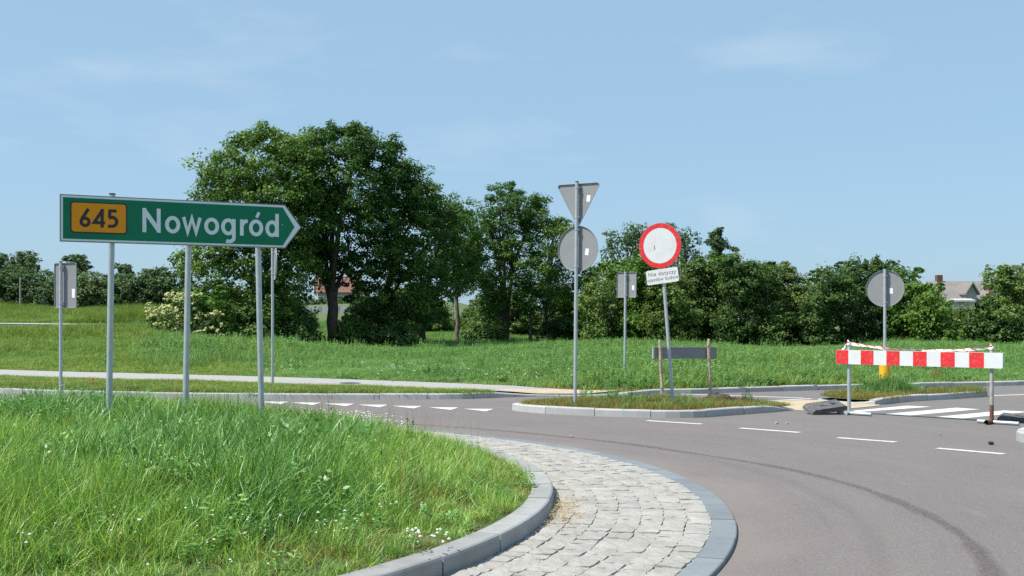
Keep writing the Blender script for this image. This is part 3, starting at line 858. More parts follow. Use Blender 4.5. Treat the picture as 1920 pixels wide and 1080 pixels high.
# 5 square plate behind it
gy_ = 27.6; gx_ = (1171 - 960) / F * gy_
s = thing('sign_post', 'small rectangular plate seen from behind on a thin post at the field edge', 'road sign', (gx_, gy_, 0.05), radians(-42))
s.rotation_euler = (0, radians(0.6), radians(-42))
post(s, 0, 2.81, 0.030); plate_from_behind(s, rrect(0.58, 0.62, 0.03, 2.48), 'plate', 0.06, (0.19, 2.41, 0.065, 0.11, 0)); clamp(s, 2.69); clamp(s, 2.21)

# 6 leaning red-rimmed sign with a supplementary plate
gy_ = 20.45; gx_ = (1262.5 - 960) / F * gy_
s = thing('sign_post', 'leaning red-ringed white round sign with a small text plate below', 'road sign', (gx_, gy_, 0.05), radians(-30))
s.rotation_euler = (0, radians(-4.6), radians(-30))
post(s, 0, 3.35, 0.031, y=0.0, cap=True)
d_ = MB().prism(circ(0.415, 2.97), -0.058, -0.04).build('disc', M['plate_back'], s)
MB().ring(circ(0.412, 2.97), circ(0.325, 2.97), -0.062, -0.0585).build('red_ring', M['red_sheet'], d_)
MB().prism(circ(0.324, 2.97), -0.0615, -0.0585).build('white_field', M['white_sheet'], d_)
g1 = MB()
for x0, x1, z0, z1 in ((-0.245, -0.10, 2.89, 2.99), (-0.12, -0.085, 2.91, 3.17), (-0.23, -0.13, 3.02, 3.04)):
    g1.prism([(x0, z0), (x1, z0), (x1, z1), (x0, z1)], -0.0622 - x1 * 0.0001, -0.0616)
g1.build('faded_print', M['ghost_red'], d_)
g1 = MB()
for x0, x1, z0, z1 in ((0.06, 0.255, 2.90, 3.03), (0.07, 0.245, 3.055, 3.075)):
    g1.prism([(x0, z0), (x1, z0), (x1, z1), (x0, z1)], -0.0622, -0.0616)
g1.build('faded_print', M['ghost_blue'], d_)
tpz = 2.41
pl = MB().prism(rrect(0.625, 0.265, 0.035, 0), -0.012, 0).build('text_plate', M['white_sheet'], s, False, (0.0, -0.045, tpz))
pl.rotation_euler = (0, radians(-2.0), 0)


def text(body, size, mat, parent, x, z, y, name='lettering'):
    cu = bpy.data.curves.new('txt', 'FONT'); cu.body = body; cu.size = size; cu.align_x = 'CENTER'; cu.align_y = 'CENTER'; cu.space_character = 1.08
    to = bpy.data.objects.new('txt', cu); COL.objects.link(to)
    dg = bpy.context.evaluated_depsgraph_get(); me = bpy.data.meshes.new_from_object(to.evaluated_get(dg))
    bpy.data.objects.remove(to)
    co = np.zeros(len(me.vertices) * 3, dtype=np.float32); me.vertices.foreach_get('co', co); co = co.reshape(-1, 3)
    co = np.stack([co[:, 0] + x, np.full(len(co), y), co[:, 1] + z], 1).astype(np.float32)
    me.vertices.foreach_set('co', co.ravel()); me.materials.clear(); me.materials.append(mat); me.update()
    o = link(name, me, parent); o['kind'] = 'stuff'; return o


text('Nie dotyczy', 0.104, M['text_grey'], pl, 0.0, 0.052, -0.0145)
text('pojazdów budowy', 0.088, M['text_grey'], pl, 0.0, -0.048, -0.0145)
clamp(s, 3.19); clamp(s, 2.69); clamp(s, 2.38)

# 7 disc on the far island with a yellow sleeve
gy_ = 24.0; gx_ = (1659 - 960) / F * gy_
s = thing('sign_post', 'round disc seen from behind on a post with a yellow lower sleeve', 'road sign', (gx_, gy_, 0.05), radians(-27))
post(s, 0, 2.70, 0.032); plate_from_behind(s, circ(0.395, 2.285), 'disc', 0.062, (0.12, 2.23, 0.075, 0.12, 0)); clamp(s, 2.54); clamp(s, 1.97)
MB().tube([(0, 0, 0), (0, 0, 0.93), (0, 0, 0.95)], [0.115, 0.115, 0.08], 24).build('sleeve', M['yellow'], s, True)

# 8 grey board on two stakes, closing the entry lane
A_ = np.array([2.94, 23.2]); B_ = np.array([4.38, 23.9]); th = atan2(*(B_ - A_)[::-1]); ln = np.hypot(*(B_ - A_))
s = thing('barrier', 'dark grey board nailed to two peeling wooden stakes in the entry lane', 'barrier', (A_[0], A_[1], 0), th)
bo = MB().box(0, ln, 0.03, 0.055, 0.85, 1.10, 0.006).build('board', M['board_back'], s)
bo.rotation_euler = (0, radians(0.6), 0)
MB().box(-0.012, 0.014, 0.022, 0.06, 0.855, 1.105).build('edge_trim', M['galv'], bo)
MB().box(0.02, ln - 0.01, 0.012, 0.028, 1.085, 1.10).build('edge_trim', M['galv'], bo)
for x, top, lean in ((0.155, 1.25, 2.6), (1.37, 1.26, 2.0)):
    rr2 = random.Random(int(x * 100)); pts = [(rr2.uniform(-.008, .008), rr2.uniform(-.008, .008), z) for z in np.linspace(0, top, 9)]
    st = MB().tube(pts, [0.036, 0.037, 0.034, 0.036, 0.034, 0.036, 0.035, 0.033, 0.026], 9).build('stake', M['stake'], s, True, (x + 0.03, -0.02, 0.0))
    st.rotation_euler = (0, radians(-lean), 0)
    MB().box(-0.02, 0.02, 0.028, 0.05, 0.9, 0.93).build('bracket', M['galv'], st)
for px, py, wv, lab in ((1347, 747, 0.55, 'dark lump of rubble around the foot of the grey board stake'), ):
    x, y = G(px, py)
    V = []; n = 14
    for i in range(5):
        t = i / 4
        for j in range(n):
            a = 2 * pi * j / n; rad = wv * 0.5 * cos(t * pi / 2) * rr.uniform(0.8, 1.15)
            V.append((rad * cos(a), rad * sin(a) * 0.6, 0.12 * sin(t * pi / 2) * rr.uniform(0.75, 1.1)))
    Fc = [(i * n + j, i * n + (j + 1) % n, (i + 1) * n + (j + 1) % n, (i + 1) * n + j) for i in range(4) for j in range(n)]
    tag(link('rubble', mesh('rubble', V, Fc, M['soil'])  , None, (x, y, 0)), lab, 'rubble')

# 9 red and white barrier
A_ = np.array([5.665, 19.55]); B_ = np.array([7.675, 17.5]); th = atan2(*(B_ - A_)[::-1]); ln = np.hypot(*(B_ - A_))
s = thing('barrier', 'red and white striped barrier board on two pipe legs across the exit', 'barrier', (A_[0], A_[1], 0), th)
bo = MB().prism(rrect(ln, 0.245, 0.022, 1.005, ln / 2), -0.02, 0.02).build('board', M['white_sheet'], s)
ws = ln / 12.25
for k in range(6):
    x0 = 2 * k * ws + (0.0 if k else 0.004); x1 = (2 * k + 1) * ws
    MB().prism([(x0, 0.886), (x1, 0.886), (x1, 1.124), (x0, 1.124)] if k else [(0.02, 0.886), (x1, 0.886), (x1, 1.124), (0.02, 1.124), (0.004, 1.108), (0.004, 0.902)], -0.023, -0.0205).build('red_stripe', M['red_sheet'], bo)
for x, mt, zt_ in ((0.21, M['galv'], 1.27), (ln - 0.20, M['rust'], 1.25)):
    p = MB().tube([(x, 0.052, 0.03), (x, 0.052, zt_)], 0.03, 16).build('leg', mt, s, True)
    MB().tube([(x - 0.22, 0.052, 0.032), (x + 0.42, 0.052, 0.032)], 0.03, 14).build('foot_tube', M['galv'], p, True)
    if mt is M['rust']:
        MB().tube([(x, 0.052, 0.02), (x, 0.052, 0.3)], 0.032, 14).build('rusty_sleeve', M['rust_dark'], p, True)
        t_ = MB().tube([(x, 0.10, 0.04), (x, -0.16, 0.04)], 0.036, 14, cap=False).build('tube_stub', M['rust_dark'], p, True)
    else:
        MB().tube([(x, 0.20, 0.035), (x, -0.05, 0.035)], 0.03, 14).build('tube_stub', M['galv'], p, True)


def loc2w(x, y, z): return (A_[0] + x * cos(th) - y * sin(th), A_[1] + x * sin(th) + y * cos(th), z)


# tape: twisted ribbon sagging between the two posts
tm, n_, b_ = mat_new('barrier_tape')
at = N(n_, 'ShaderNodeAttribute', attribute_name='Col')
n_.links.new(ramp(n_, at.outputs['Fac'], [(0.45, (0.8, 0.8, 0.8)), (0.55, (0.68, 0.10, 0.12))]), b_.inputs['Base Color']); b_.inputs['Roughness'].default_value = 0.45
P0 = np.array(loc2w(0.21, 0.052, 1.24)); P1 = np.array(loc2w(ln - 0.20, 0.052, 1.205)); V = []; cols = []; m_ = 120
for i in range(m_ + 1):
    t = i / m_; p = P0 + (P1 - P0) * t; p[2] -= 0.30 * t * (1 - t) * (1 + 0.15 * t); a = t * 9 + 0.6 * sin(t * 23)
    dv = np.array([-sin(th) * cos(a) * 0.6, cos(th) * cos(a) * 0.6, sin(a) * 0.6 + 0.75]); dv /= np.linalg.norm(dv); wv = 0.02 + 0.006 * sin(t * 31)
    for u in (-1, 0, 1):
        V.append(p + dv * wv * u + (0.006 * np.array([-sin(th), cos(th), 0]) if u == 0 else 0)); cols.append(1.0 if (t * 16 + u * 0.22) % 1 < 0.3 else 0.0)
q = [(i * 3 + j, i * 3 + j + 1, i * 3 + j + 4, i * 3 + j + 3) for i in range(m_) for j in range(2)]
tape = tag(link('barrier_tape', fast_mesh('barrier_tape', V, q, tm, cols)), 'red and white plastic tape sagging between the striped barrier posts', 'tape')
for xx, zz, tails in ((0.21, 1.23, 1), (ln - 0.20, 1.20, 0)):
    k = MB(); k.tube([loc2w(xx, 0.052, zz - 0.03), loc2w(xx, 0.052, zz + 0.0), loc2w(xx, 0.052, zz + 0.03)], [0.036, 0.043, 0.036], 12, False)
    if tails:
        k.tube([loc2w(xx - 0.03, 0.02, zz - 0.01), loc2w(xx - 0.06, 0.02, zz - 0.06), loc2w(xx - 0.10, 0.01, zz - 0.11)], [0.02, 0.016, 0.022], 6)
    k.tube([loc2w(xx, 0.02, zz + 0.03), loc2w(xx - 0.01, 0.03, zz + 0.07)], [0.02, 0.012], 6)
    ob = link('knot', fast_mesh('knot', k.V, [f for f in k.F if len(f) == 4], tm, [1.0 if (v[2] * 23 + v[0] * 9) % 1 < 0.35 else 0.0 for v in k.V]), tape)


def slab(px, py, rz, tilt, label, L_=0.74, W_2=0.42, lift=0.0):
    x, y = G(px, py)
    s_ = thing('rubber_base', label, 'barrier base', (x, y, lift), rz, 'rubber barrier bases'); s_.rotation_euler = (tilt[0], tilt[1], rz)
    o_ = [(-L_ / 2, 0), (-L_ / 2 + 0.015, 0.04), (-L_ / 2 + 0.07, 0.08), (L_ / 2 - 0.07, 0.08), (L_ / 2 - 0.015, 0.04), (L_ / 2, 0)]
    MB().prism(o_[::-1], -W_2 / 2, W_2 / 2).build('slab', M['rubber'], s_)
    MB().box(-0.14, 0.0, -0.045, 0.045, 0.0802, 0.092, 0.005).build('grip', M['rubber'], s_)
    MB().box(0.09, 0.17, -0.04, 0.04, 0.0802, 0.089, 0.004).build('socket', M['black'], s_)


slab(1549, 776, radians(8), (radians(12), radians(-7), 0), 'worn black rubber base slab lying tilted left of the striped barrier', 0.70, 0.42, 0.085)
slab(1921, 791, radians(-28), (radians(3), radians(4), 0), 'black rubber base slab at the rusty right leg of the barrier', 0.80, 0.45, 0.01)

# stones and crumbs lying on the asphalt
for i, (px, py, sz, mt, lab) in enumerate(((1858, 834, 0.035, M['pebble_dark'], 'small black lump lying on the asphalt near the right edge'),
                                           (1456, 795, 0.025, M['pebble'], 'grey pebble on the asphalt by the second white dash'),
                                           (1475, 795, 0.02, M['pebble'], 'tiny grey pebble right of the other pebble'),
                                           (1762, 815, 0.018, M['pebble'], 'pale pebble on the asphalt in front of the barrier'),
                                           (1072, 820, 0.02, M['pebble'], 'pale crumb on the asphalt above the sett ring'))):
    x, y = G(px, py); V = []
    for a in range(4):
        for b in range(7):
            u = pi * (a + 0.5) / 4; v = 2 * pi * b / 7; r_ = sz * rr.uniform(0.75, 1.2)
            V.append((r_ * sin(u) * cos(v) * 1.2, r_ * sin(u) * sin(v), sz * 0.7 + r_ * 0.7 * cos(u)))
    Fc = [(a * 7 + b, (a + 1) * 7 + b, (a + 1) * 7 + (b + 1) % 7, a * 7 + (b + 1) % 7) for a in range(3) for b in range(7)]
    Fc += [tuple(range(7)), tuple(range(27, 20, -1))]
    tag(link('pebble', mesh('pebble', V, Fc, mt), None, (x, y, 0.0)), lab, 'pebble', 'crumbs on the asphalt')


# ------------------------------------------------------------------ trees and shrubs
def leaf_quads(C, Nrm, size, r, aspect=0.62):
    n = len(C); rnd = r.normal(size=(n, 3)); t = np.cross(Nrm, rnd); t /= np.linalg.norm(t, axis=1)[:, None] + 1e-9
    b = np.cross(Nrm, t); b /= np.linalg.norm(b, axis=1)[:, None] + 1e-9
    s_ = size * r.uniform(0.6, 1.3, n)[:, None]
    V = np.stack([C - t * s_ * 0.5, C + b * s_ * 0.5 * aspect, C + t * s_ * 0.5, C - b * s_ * 0.5 * aspect], 1).reshape(-1, 3)
    return V, np.arange(n * 4).reshape(n, 4)


def crown_mesh(lobes, leaf, per, mat, seed, clumps=20, cr=0.5, up=0.55, flat=0.85):
    """lobes: (x, y, z, R). Leaves gather in small sprays on and in the shell of every lobe."""
    r = np.random.default_rng(seed); Cs = []; Ns = []; col = []
    for (x, y, z, R) in lobes:
        k = int(np.clip(clumps * (R / 1.6) ** 1.7, 4, 60)); d = r.normal(size=(k, 3)); d[:, 2] = d[:, 2] * 0.9 + 0.12; d /= np.linalg.norm(d, axis=1)[:, None]
        rad0 = np.where(r.random(k) < 0.72, r.uniform(0.78, 1.12, k), r.uniform(0.3, 0.75, k))
        cc = np.array([x, y, z]) + d * R * rad0[:, None] * np.array([1, 1, flat])
        lt = r.normal(0, 0.08)
        for j in range(k):
            n = max(6, int(per * r.uniform(0.5, 1.5))); e = r.normal(size=(n, 3)); e /= np.linalg.norm(e, axis=1)[:, None]
            c_ = min(cr * r.uniform(0.55, 1.5), R * 0.55)
            p = cc[j] + e * c_ * r.uniform(0.2, 1.0, (n, 1)) ** 0.5 * np.array([1, 1, 0.62]) + d[j] * r.uniform(-0.2, 0.45, (n, 1)) * c_
            nn_ = e * 0.55 + np.array([0, 0, up]) + r.normal(0, 0.4, (n, 3)) + d[j] * 0.35; nn_ /= np.linalg.norm(nn_, axis=1)[:, None]
            Cs.append(p); Ns.append(nn_); col.append(np.clip(r.normal(0.45 + lt + r.normal(0, 0.2), 0.14, n), 0, 1))
    Cs = np.concatenate(Cs); Ns = np.concatenate(Ns); col = np.concatenate(col)
    V, q_ = leaf_quads(Cs, Ns, leaf, r)
    return fast_mesh('crown', V, q_, mat, np.repeat(col, 4))


def trunk_mesh(base_r, height, limbs, r, mat, fork=None, lean=(0, 0)):
    mb_ = MB(); top = np.array([lean[0], lean[1], height])
    pts = [top * t + np.array([r.normal(0, 0.05), r.normal(0, 0.05), 0]) * (t > 0) for t in np.linspace(0, 1, 6)]
    pts[0] = np.array([0, 0, -0.3])
    mb_.tube([tuple(p) for p in pts], [base_r * 1.35, base_r * 1.02, base_r * 0.92, base_r * 0.86, base_r * 0.82, base_r * 0.7], 10)
    for lp in limbs:
        lp = np.array(lp); s0 = pts[4] if lp[2] > height * 1.2 else pts[3]
        mid = (s0 + lp) / 2 + np.array([r.normal(0, 0.25), r.normal(0, 0.25), r.uniform(0.0, 0.5)])
        rad = base_r * r.uniform(0.35, 0.55)
        q_ = [s0, s0 * 0.75 + mid * 0.25 + np.array([0, 0, -0.02]), mid, (mid + lp) / 2 + r.normal(0, 0.15, 3), lp]
        mb_.tube([tuple(p) for p in q_], [rad, rad * 0.85, rad * 0.6, rad * 0.38, rad * 0.12], 7)
        for _ in range(2):
            e = lp + r.normal(0, 0.4, 3); mb_.tube([tuple(mid), tuple((mid + e) / 2 + r.normal(0, .15, 3)), tuple(e)], [rad * 0.4, rad * 0.25, 0.01], 5)
    return mb_


def tree(name, label, px, Y, lobes_px, seed, trunk_r=0.3, fork_y=None, leaf=0.17, per=62, mat='leaf_tree', depth=0.75, group=None,
         bark='bark', clumps=34, extra_depth=True, cr=0.46):
    """lobes_px: (x, y, radius) in photo pixels, at the distance Y"""
    r = np.random.default_rng(seed); k = Y / F; X = (px - 960) * k; z0 = float(tz(X, Y))
    lob = []
    for (x, y, R) in lobes_px:
        lx = (x - px) * k; lz = EYE - (y - YH) * k - z0; Rm = R * k * 0.91
        if extra_depth:
            lob.append((lx, -Rm * depth + r.normal(0, 0.2), lz, Rm)); lob.append((lx + r.normal(0, Rm * 0.2), Rm * depth, lz + r.normal(0, Rm * 0.15), Rm))
        else:
            lob.append((lx, r.normal(0, Rm * 0.4), lz, Rm))
    t = thing(name, label, 'tree', (X, Y, z0), 0, group)
    H = (fork_y is not None) and (EYE - (fork_y - YH) * k - z0) or 2.5
    pick = sorted(range(len(lob)), key=lambda i: r.random())[:8]
    tm_ = trunk_mesh(trunk_r, H, [lob[i][:3] for i in pick], r, M[bark])
    tm_.build('trunk', M[bark], t, True)
    link('crown', crown_mesh(lob, leaf, per, M[mat], seed + 1, clumps, cr), t)
    return t


GT = 'tall leafy trees in the row behind the meadow'
tree('leafy_tree', 'broad leftmost big tree rising behind the green arrow sign', 505, 60,
     [(480, 300, 66), (425, 325, 55), (402, 362, 40), (545, 318, 60), (470, 370, 75), (540, 400, 75), (430, 420, 62), (395, 405, 26), (480, 470, 72), (400, 490, 55),
      (352, 495, 26), (540, 500, 62), (450, 550, 70), (520, 570, 60), (395, 560, 55), (470, 610, 55), (540, 620, 35), (495, 258, 26), (455, 268, 26), (570, 285, 40), (568, 345, 55), (520, 262, 26), (575, 420, 45), (555, 465, 40)], 11, 0.3, 560, group=GT)
tree('leafy_tree', 'tallest tree with a dark forked trunk and open gap under its crown', 624, 62,
     [(640, 285, 55), (685, 275, 48), (600, 295, 46), (720, 320, 48), (650, 350, 72), (595, 385, 55), (715, 395, 62), (655, 425, 62), (585, 450, 42), (715, 455, 45),
      (680, 250, 24), (735, 275, 22), (620, 250, 22), (660, 245, 18), (600, 262, 22), (610, 470, 26), (655, 492, 24), (680, 500, 30), (590, 490, 26), (640, 510, 15), (600, 508, 16), (668, 530, 18), (655, 560, 10)], 12, 0.34, 530, group=GT)
tree('leafy_tree', 'tree with sloping dense crown right of the forked trunk', 716, 64,
     [(765, 335, 40), (798, 368, 28), (838, 412, 20), (765, 350, 48), (740, 395, 58), (800, 390, 42), (770, 450, 62), (730, 490, 50), (790, 510, 52), (750, 555, 55), (700, 560, 36), (720, 600, 40), (785, 575, 40), (680, 590, 24), (690, 530, 26)],
     13, 0.26, 560, group=GT)
tree('leafy_tree', 'smaller tree with low dark crown between the sloping tree and a thin pale trunk', 790, 68,
     [(830, 390, 32), (850, 430, 36), (825, 465, 42), (800, 520, 42), (845, 500, 34), (795, 570, 42), (820, 590, 24), (770, 600, 26), (840, 545, 26)], 14, 0.22, 585, group=GT)
tree('leafy_tree', 'slender tree with a thin pale trunk and airy crown', 858, 72,
     [(872, 400, 26), (866, 435, 34), (860, 475, 38), (885, 490, 34), (845, 470, 26), (890, 450, 26), (870, 515, 26)], 15, 0.16, 540, group=GT, bark='bark_pale', per=64)
tree('leafy_tree', 'upright dark tree with square-shouldered crown left of the triangle sign', 946, 76,
     [(940, 378, 38), (985, 390, 38), (915, 415, 36), (965, 430, 50), (1010, 430, 32), (930, 480, 50), (985, 490, 50), (900, 525, 34), (950, 545, 48), (1000, 560, 40), (920, 580, 34), (960, 355, 18), (1010, 380, 18)],
     16, 0.36, 590, group=GT)
tree('leafy_tree', 'drooping tree right behind the inverted triangle sign post', 1022, 80,
     [(1050, 440, 32), (1035, 490, 38), (1070, 480, 34), (1040, 545, 42), (1080, 550, 40), (1060, 590, 36), (1105, 520, 34), (1110, 575, 36), (1048, 415, 16)], 17, 0.24, 585, group=GT)
tree('leafy_tree', 'thin crooked pale trunk with few leaves under the drooping tree', 995, 78, [(990, 545, 14), (1004, 530, 16), (985, 520, 14)], 18, 0.12, 560,
     group=GT, bark='bark_pale', per=20)

# loose trees and poplars showing above the hedge
GB = 'trees showing above the hedge'
tree('sparse_tree', 'airy grey-green tree showing above the hedge left of the red-ringed sign', 1172, 110,
     [(1150, 455, 24), (1175, 440, 22), (1200, 440, 22), (1185, 465, 26), (1145, 480, 20), (1210, 465, 18)], 31, 0.2, 520, 0.26, 16, 'leaf_far', group=GB)
tree('sparse_tree', 'airy tree showing behind the right side of the red-ringed sign', 1280, 100,
     [(1268, 455, 26), (1290, 450, 20), (1298, 475, 18), (1275, 490, 24), (1255, 430, 14)], 32, 0.2, 520, 0.24, 20, 'leaf_far', group=GB)
tree('poplar_tree', 'taller dark columnar poplar on the skyline', 1345, 150,
     [(1345, 440, 11), (1340, 455, 13), (1350, 462, 14), (1344, 480, 16), (1350, 500, 15), (1340, 515, 15), (1348, 430, 7)], 33, 0.2, 520, 0.34, 34, 'leaf_far', group='skyline poplars')
tree('poplar_tree', 'shorter dark columnar poplar beside the tall one', 1377, 155,
     [(1377, 470, 8), (1376, 482, 9), (1379, 495, 10), (1377, 510, 11)], 34, 0.16, 520, 0.34, 30, 'leaf_far', group='skyline poplars')


def shrub(label, px, top, hw, seed, Y=70, base=640, mat='leaf_hedge', leaf=0.17, per=34, group='hedge shrubs along the far side of the meadow', spiky=0.0, name='shrub', cl=64, cr=0.36):
    hw = hw * 1.22; r = np.random.default_rng(seed); lob = []
    n = max(4, int((base - top) / 26))
    for i in range(n):
        t = i / max(1, n - 1); y = top + 20 + (base - 12 - top - 20) * t
        w_ = hw * (0.55 + 0.45 * min(1, t * 2.2))
        for k in range(4 if w_ < 24 else 6):
            lob.append((px + r.uniform(-w_, w_) * 0.85, y + r.uniform(-10, 10), r.uniform(17, 27)))
    for k in range(int(5 + spiky * 8)):
        lob.append((px + r.uniform(-hw, hw) * 0.85, top + r.uniform(-2, 18), r.uniform(5, 11)))
    k = Y / F; X = (px - 960) * k; z0 = float(tz(X, Y)); lw = []
    for (x, y, R) in lob:
        lw.append(((x - px) * k, r.uniform(-1.3, 1.6), max(EYE - (y - YH) * k - z0, R * k * 0.5), R * k))
    t_ = thing(name, label, 'shrub', (X, Y, z0), 0, group)
    link('crown', crown_mesh(lw, leaf, per, M[mat], seed + 1, cl, cr), t_)
    mb_ = MB()
    for j in range(3):
        e = lw[r.integers(len(lw))]; mb_.tube([(r.uniform(-.2, .2), 0, -0.2), (e[0] * 0.4, e[1] * 0.4, e[2] * 0.5), e[:3]], [0.08, 0.06, 0.02], 6)
    mb_.build('trunk', M['bark_pale' if seed % 4 == 0 else 'bark'], t_, True)
    return t_


HS = [(1125, 520, 28, 'leaf_hedge', 'dark shrub filling the gap right of the triangle sign post'),
      (1162, 490, 32, 'leaf_bright', 'shrub right behind the small rectangular plate'),
      (1208, 468, 36, 'leaf_bright', 'rounded bright green shrub left of the red-ringed sign'),
      (1256, 505, 30, 'leaf_hedge', 'shrub behind the leaning red-ringed sign post'),
      (1300, 490, 30, 'leaf_hedge', 'shrub just right of the red-ringed sign'),
      (1342, 486, 30, 'leaf_bright', 'shrub directly below the tall poplar'),
      (1388, 488, 32, 'leaf_hedge', 'dark shrub below the short poplar'),
      (1432, 496, 30, 'leaf_hedge', 'shrub just left of the pale olive one'),
      (1472, 498, 28, 'leaf_olive', 'pale olive shrub with a rounded top in the hedge'),
      (1512, 522, 28, 'leaf_hedge', 'low shrub in the dip right of the pale olive one'),
      (1556, 506, 32, 'leaf_hedge', 'shrub with a pale stem left of the round grey disc'),
      (1602, 494, 34, 'leaf_hedge', 'tall spiky shrub just left of the round grey disc'),
      (1650, 492, 34, 'leaf_hedge', 'shrub straight behind the round grey disc'),
      (1700, 508, 32, 'leaf_bright', 'bright shrub just right of the round grey disc'),
      (1742, 538, 28, 'leaf_bright', 'sloping shrub below the brick chimney'),
      (1782, 578, 28, 'leaf_hedge', 'low shrub in front of the house gable'),
      (1822, 580, 28, 'leaf_olive', 'low olive shrub under the small grey outbuilding'),
      (1858, 562, 24, 'leaf_hedge', 'shrub below the red-edged gable'),
      (1893, 500, 34, 'leaf_hedge', 'tall bushy shrub right of the house'),
      (1938, 508, 34, 'leaf_hedge', 'shrub cut off by the right picture edge')]
for i, (px, top, hw, mt, lab) in enumerate(HS):
    shrub(lab, px, top, hw, 200 + 3 * i, 70 + 2.5 * sin(i * 1.7), mat=mt, spiky=0.6 if i in (11, 12, 18) else 0.25)

# flowering elder and the undergrowth below the trees
eb = shrub('elder bush with creamy white blossom left of the big trees', 368, 545, 60, 401, 56, 652, 'leaf_bright', 0.17, 34, None, name='elder_bush')
k = 56 / F; r = np.random.default_rng(5); Cs = []; Ns = []
for (x, y) in [(r.uniform(300, 440), r.uniform(548, 632)) for _ in range(260)]:
    if abs(x - 372) > 72 or (x < 330 and y < 572): continue
    if x > 395 and y < 585: continue
    cx, cz = (x - 372) * k, EYE - (y - YH) * k - eb.location.z; cy = r.uniform(-2.1, -1.2)
    n = 9; Cs.append(np.array([cx, cy, cz]) + r.normal(0, 0.07, (n, 3)) * np.array([1.2, 1, 0.5])); Ns.append(np.tile([-0.3, -0.5, 0.8], (n, 1)) + r.normal(0, 0.25, (n, 3)))
Cs = np.concatenate(Cs); Ns = np.concatenate(Ns); Ns /= np.linalg.norm(Ns, axis=1)[:, None]
V, q_ = leaf_quads(Cs, Ns, 0.15, r, 0.9); link('blossom', fast_mesh('blossom', V, q_, M['leaf_flower'], np.repeat(r.random(len(Cs)), 4)), eb)
GU = 'undergrowth shrubs at the foot of the trees'
for i, (px, top, hw, Y, lab) in enumerate(((470, 575, 50, 58, 'dark shrub at the foot of the leftmost big tree'), (545, 600, 32, 59, 'low dark shrub left of the forked trunk'),
                                           (672, 592, 26, 63, 'small light shrub right of the forked trunk'), (735, 610, 36, 62, 'undergrowth shrub under the sloping tree'),
                                           (905, 612, 26, 75, 'low shrub between the pale thin trunk and the dark upright tree'), (1062, 600, 30, 77, 'low shrub at the foot of the drooping tree'))):
    shrub(lab, px, top, hw, 420 + 3 * i, Y, 655 if px < 800 else 640, 'leaf_hedge' if i != 2 else 'leaf_bright', 0.17, 34, GU)
for i, (px, top, hw, Y, lab) in enumerate(((548, 560, 26, 88, 'dark shrub behind the trunks just left of the house gap'), (692, 560, 26, 90, 'dark shrub behind the trunks just right of the house gap'),
                                           (745, 545, 34, 92, 'dark shrub filling the back of the tree row under the sloping tree'), (800, 550, 30, 92, 'dark shrub in the back of the tree row near the low dark crown'),
                                           (905, 560, 26, 94, 'dark shrub behind the trunk of the upright tree on its left'), (965, 555, 34, 95, 'dark shrub behind the upright tree and the crooked pale trunk'),
                                           (1040, 545, 38, 96, 'dark shrub behind the drooping tree'), (440, 545, 60, 84, 'dark shrub in the back behind the leftmost big tree'))):
    shrub(lab, px, top, hw, 700 + 3 * i, Y, 632, 'leaf_hedge', 0.22, 30, 'dark shrubs in the back of the tree row')
# far left hedge and trees
GL = 'hedge shrubs on the rise at the far left'
for i, (px, top, hw, lab) in enumerate(((8, 508, 36, 'far hedge shrub at the left picture edge'), (62, 514, 38, 'far hedge shrub left of the leftmost sign plate'), (118, 510, 38, 'far hedge shrub behind the leftmost sign plate'),
                                        (172, 520, 36, 'far hedge shrub under the red roof'), (226, 522, 36, 'far hedge shrub between the first two posts of the arrow sign'),
                                        (276, 514, 36, 'far hedge shrub just left of the middle post of the arrow sign'), (322, 508, 36, 'far hedge shrub behind the elder bush'))):
    shrub(lab, px, top, hw, 450 + 3 * i, 112, 590, 'leaf_far', 0.27, 26, GL, cl=26, cr=0.5)
for i, (px, Y, lob, lab) in enumerate(((2, 125, [(2, 490, 20), (-8, 510, 22), (8, 515, 18)], 'distant tree cut by the left picture edge'),
                                       (45, 130, [(45, 485, 17), (35, 500, 17), (58, 500, 16), (45, 515, 22)], 'distant round tree left of the leftmost sign plate'),
                                       (142, 130, [(135, 490, 13), (150, 490, 13), (160, 503, 10), (142, 508, 18)], 'distant dark tree behind the leftmost sign plate'),
                                       (230, 135, [(228, 502, 11), (236, 508, 11), (228, 520, 15)], 'distant round tree right of the red roof'),
                                       (278, 135, [(275, 515, 12), (290, 520, 14)], 'distant low pale tree near the middle post'))):
    tree('distant_tree', lab, px, Y, lob, 480 + 3 * i, 0.2, 545, 0.36, 26, 'leaf_far', group='distant trees at the far left')


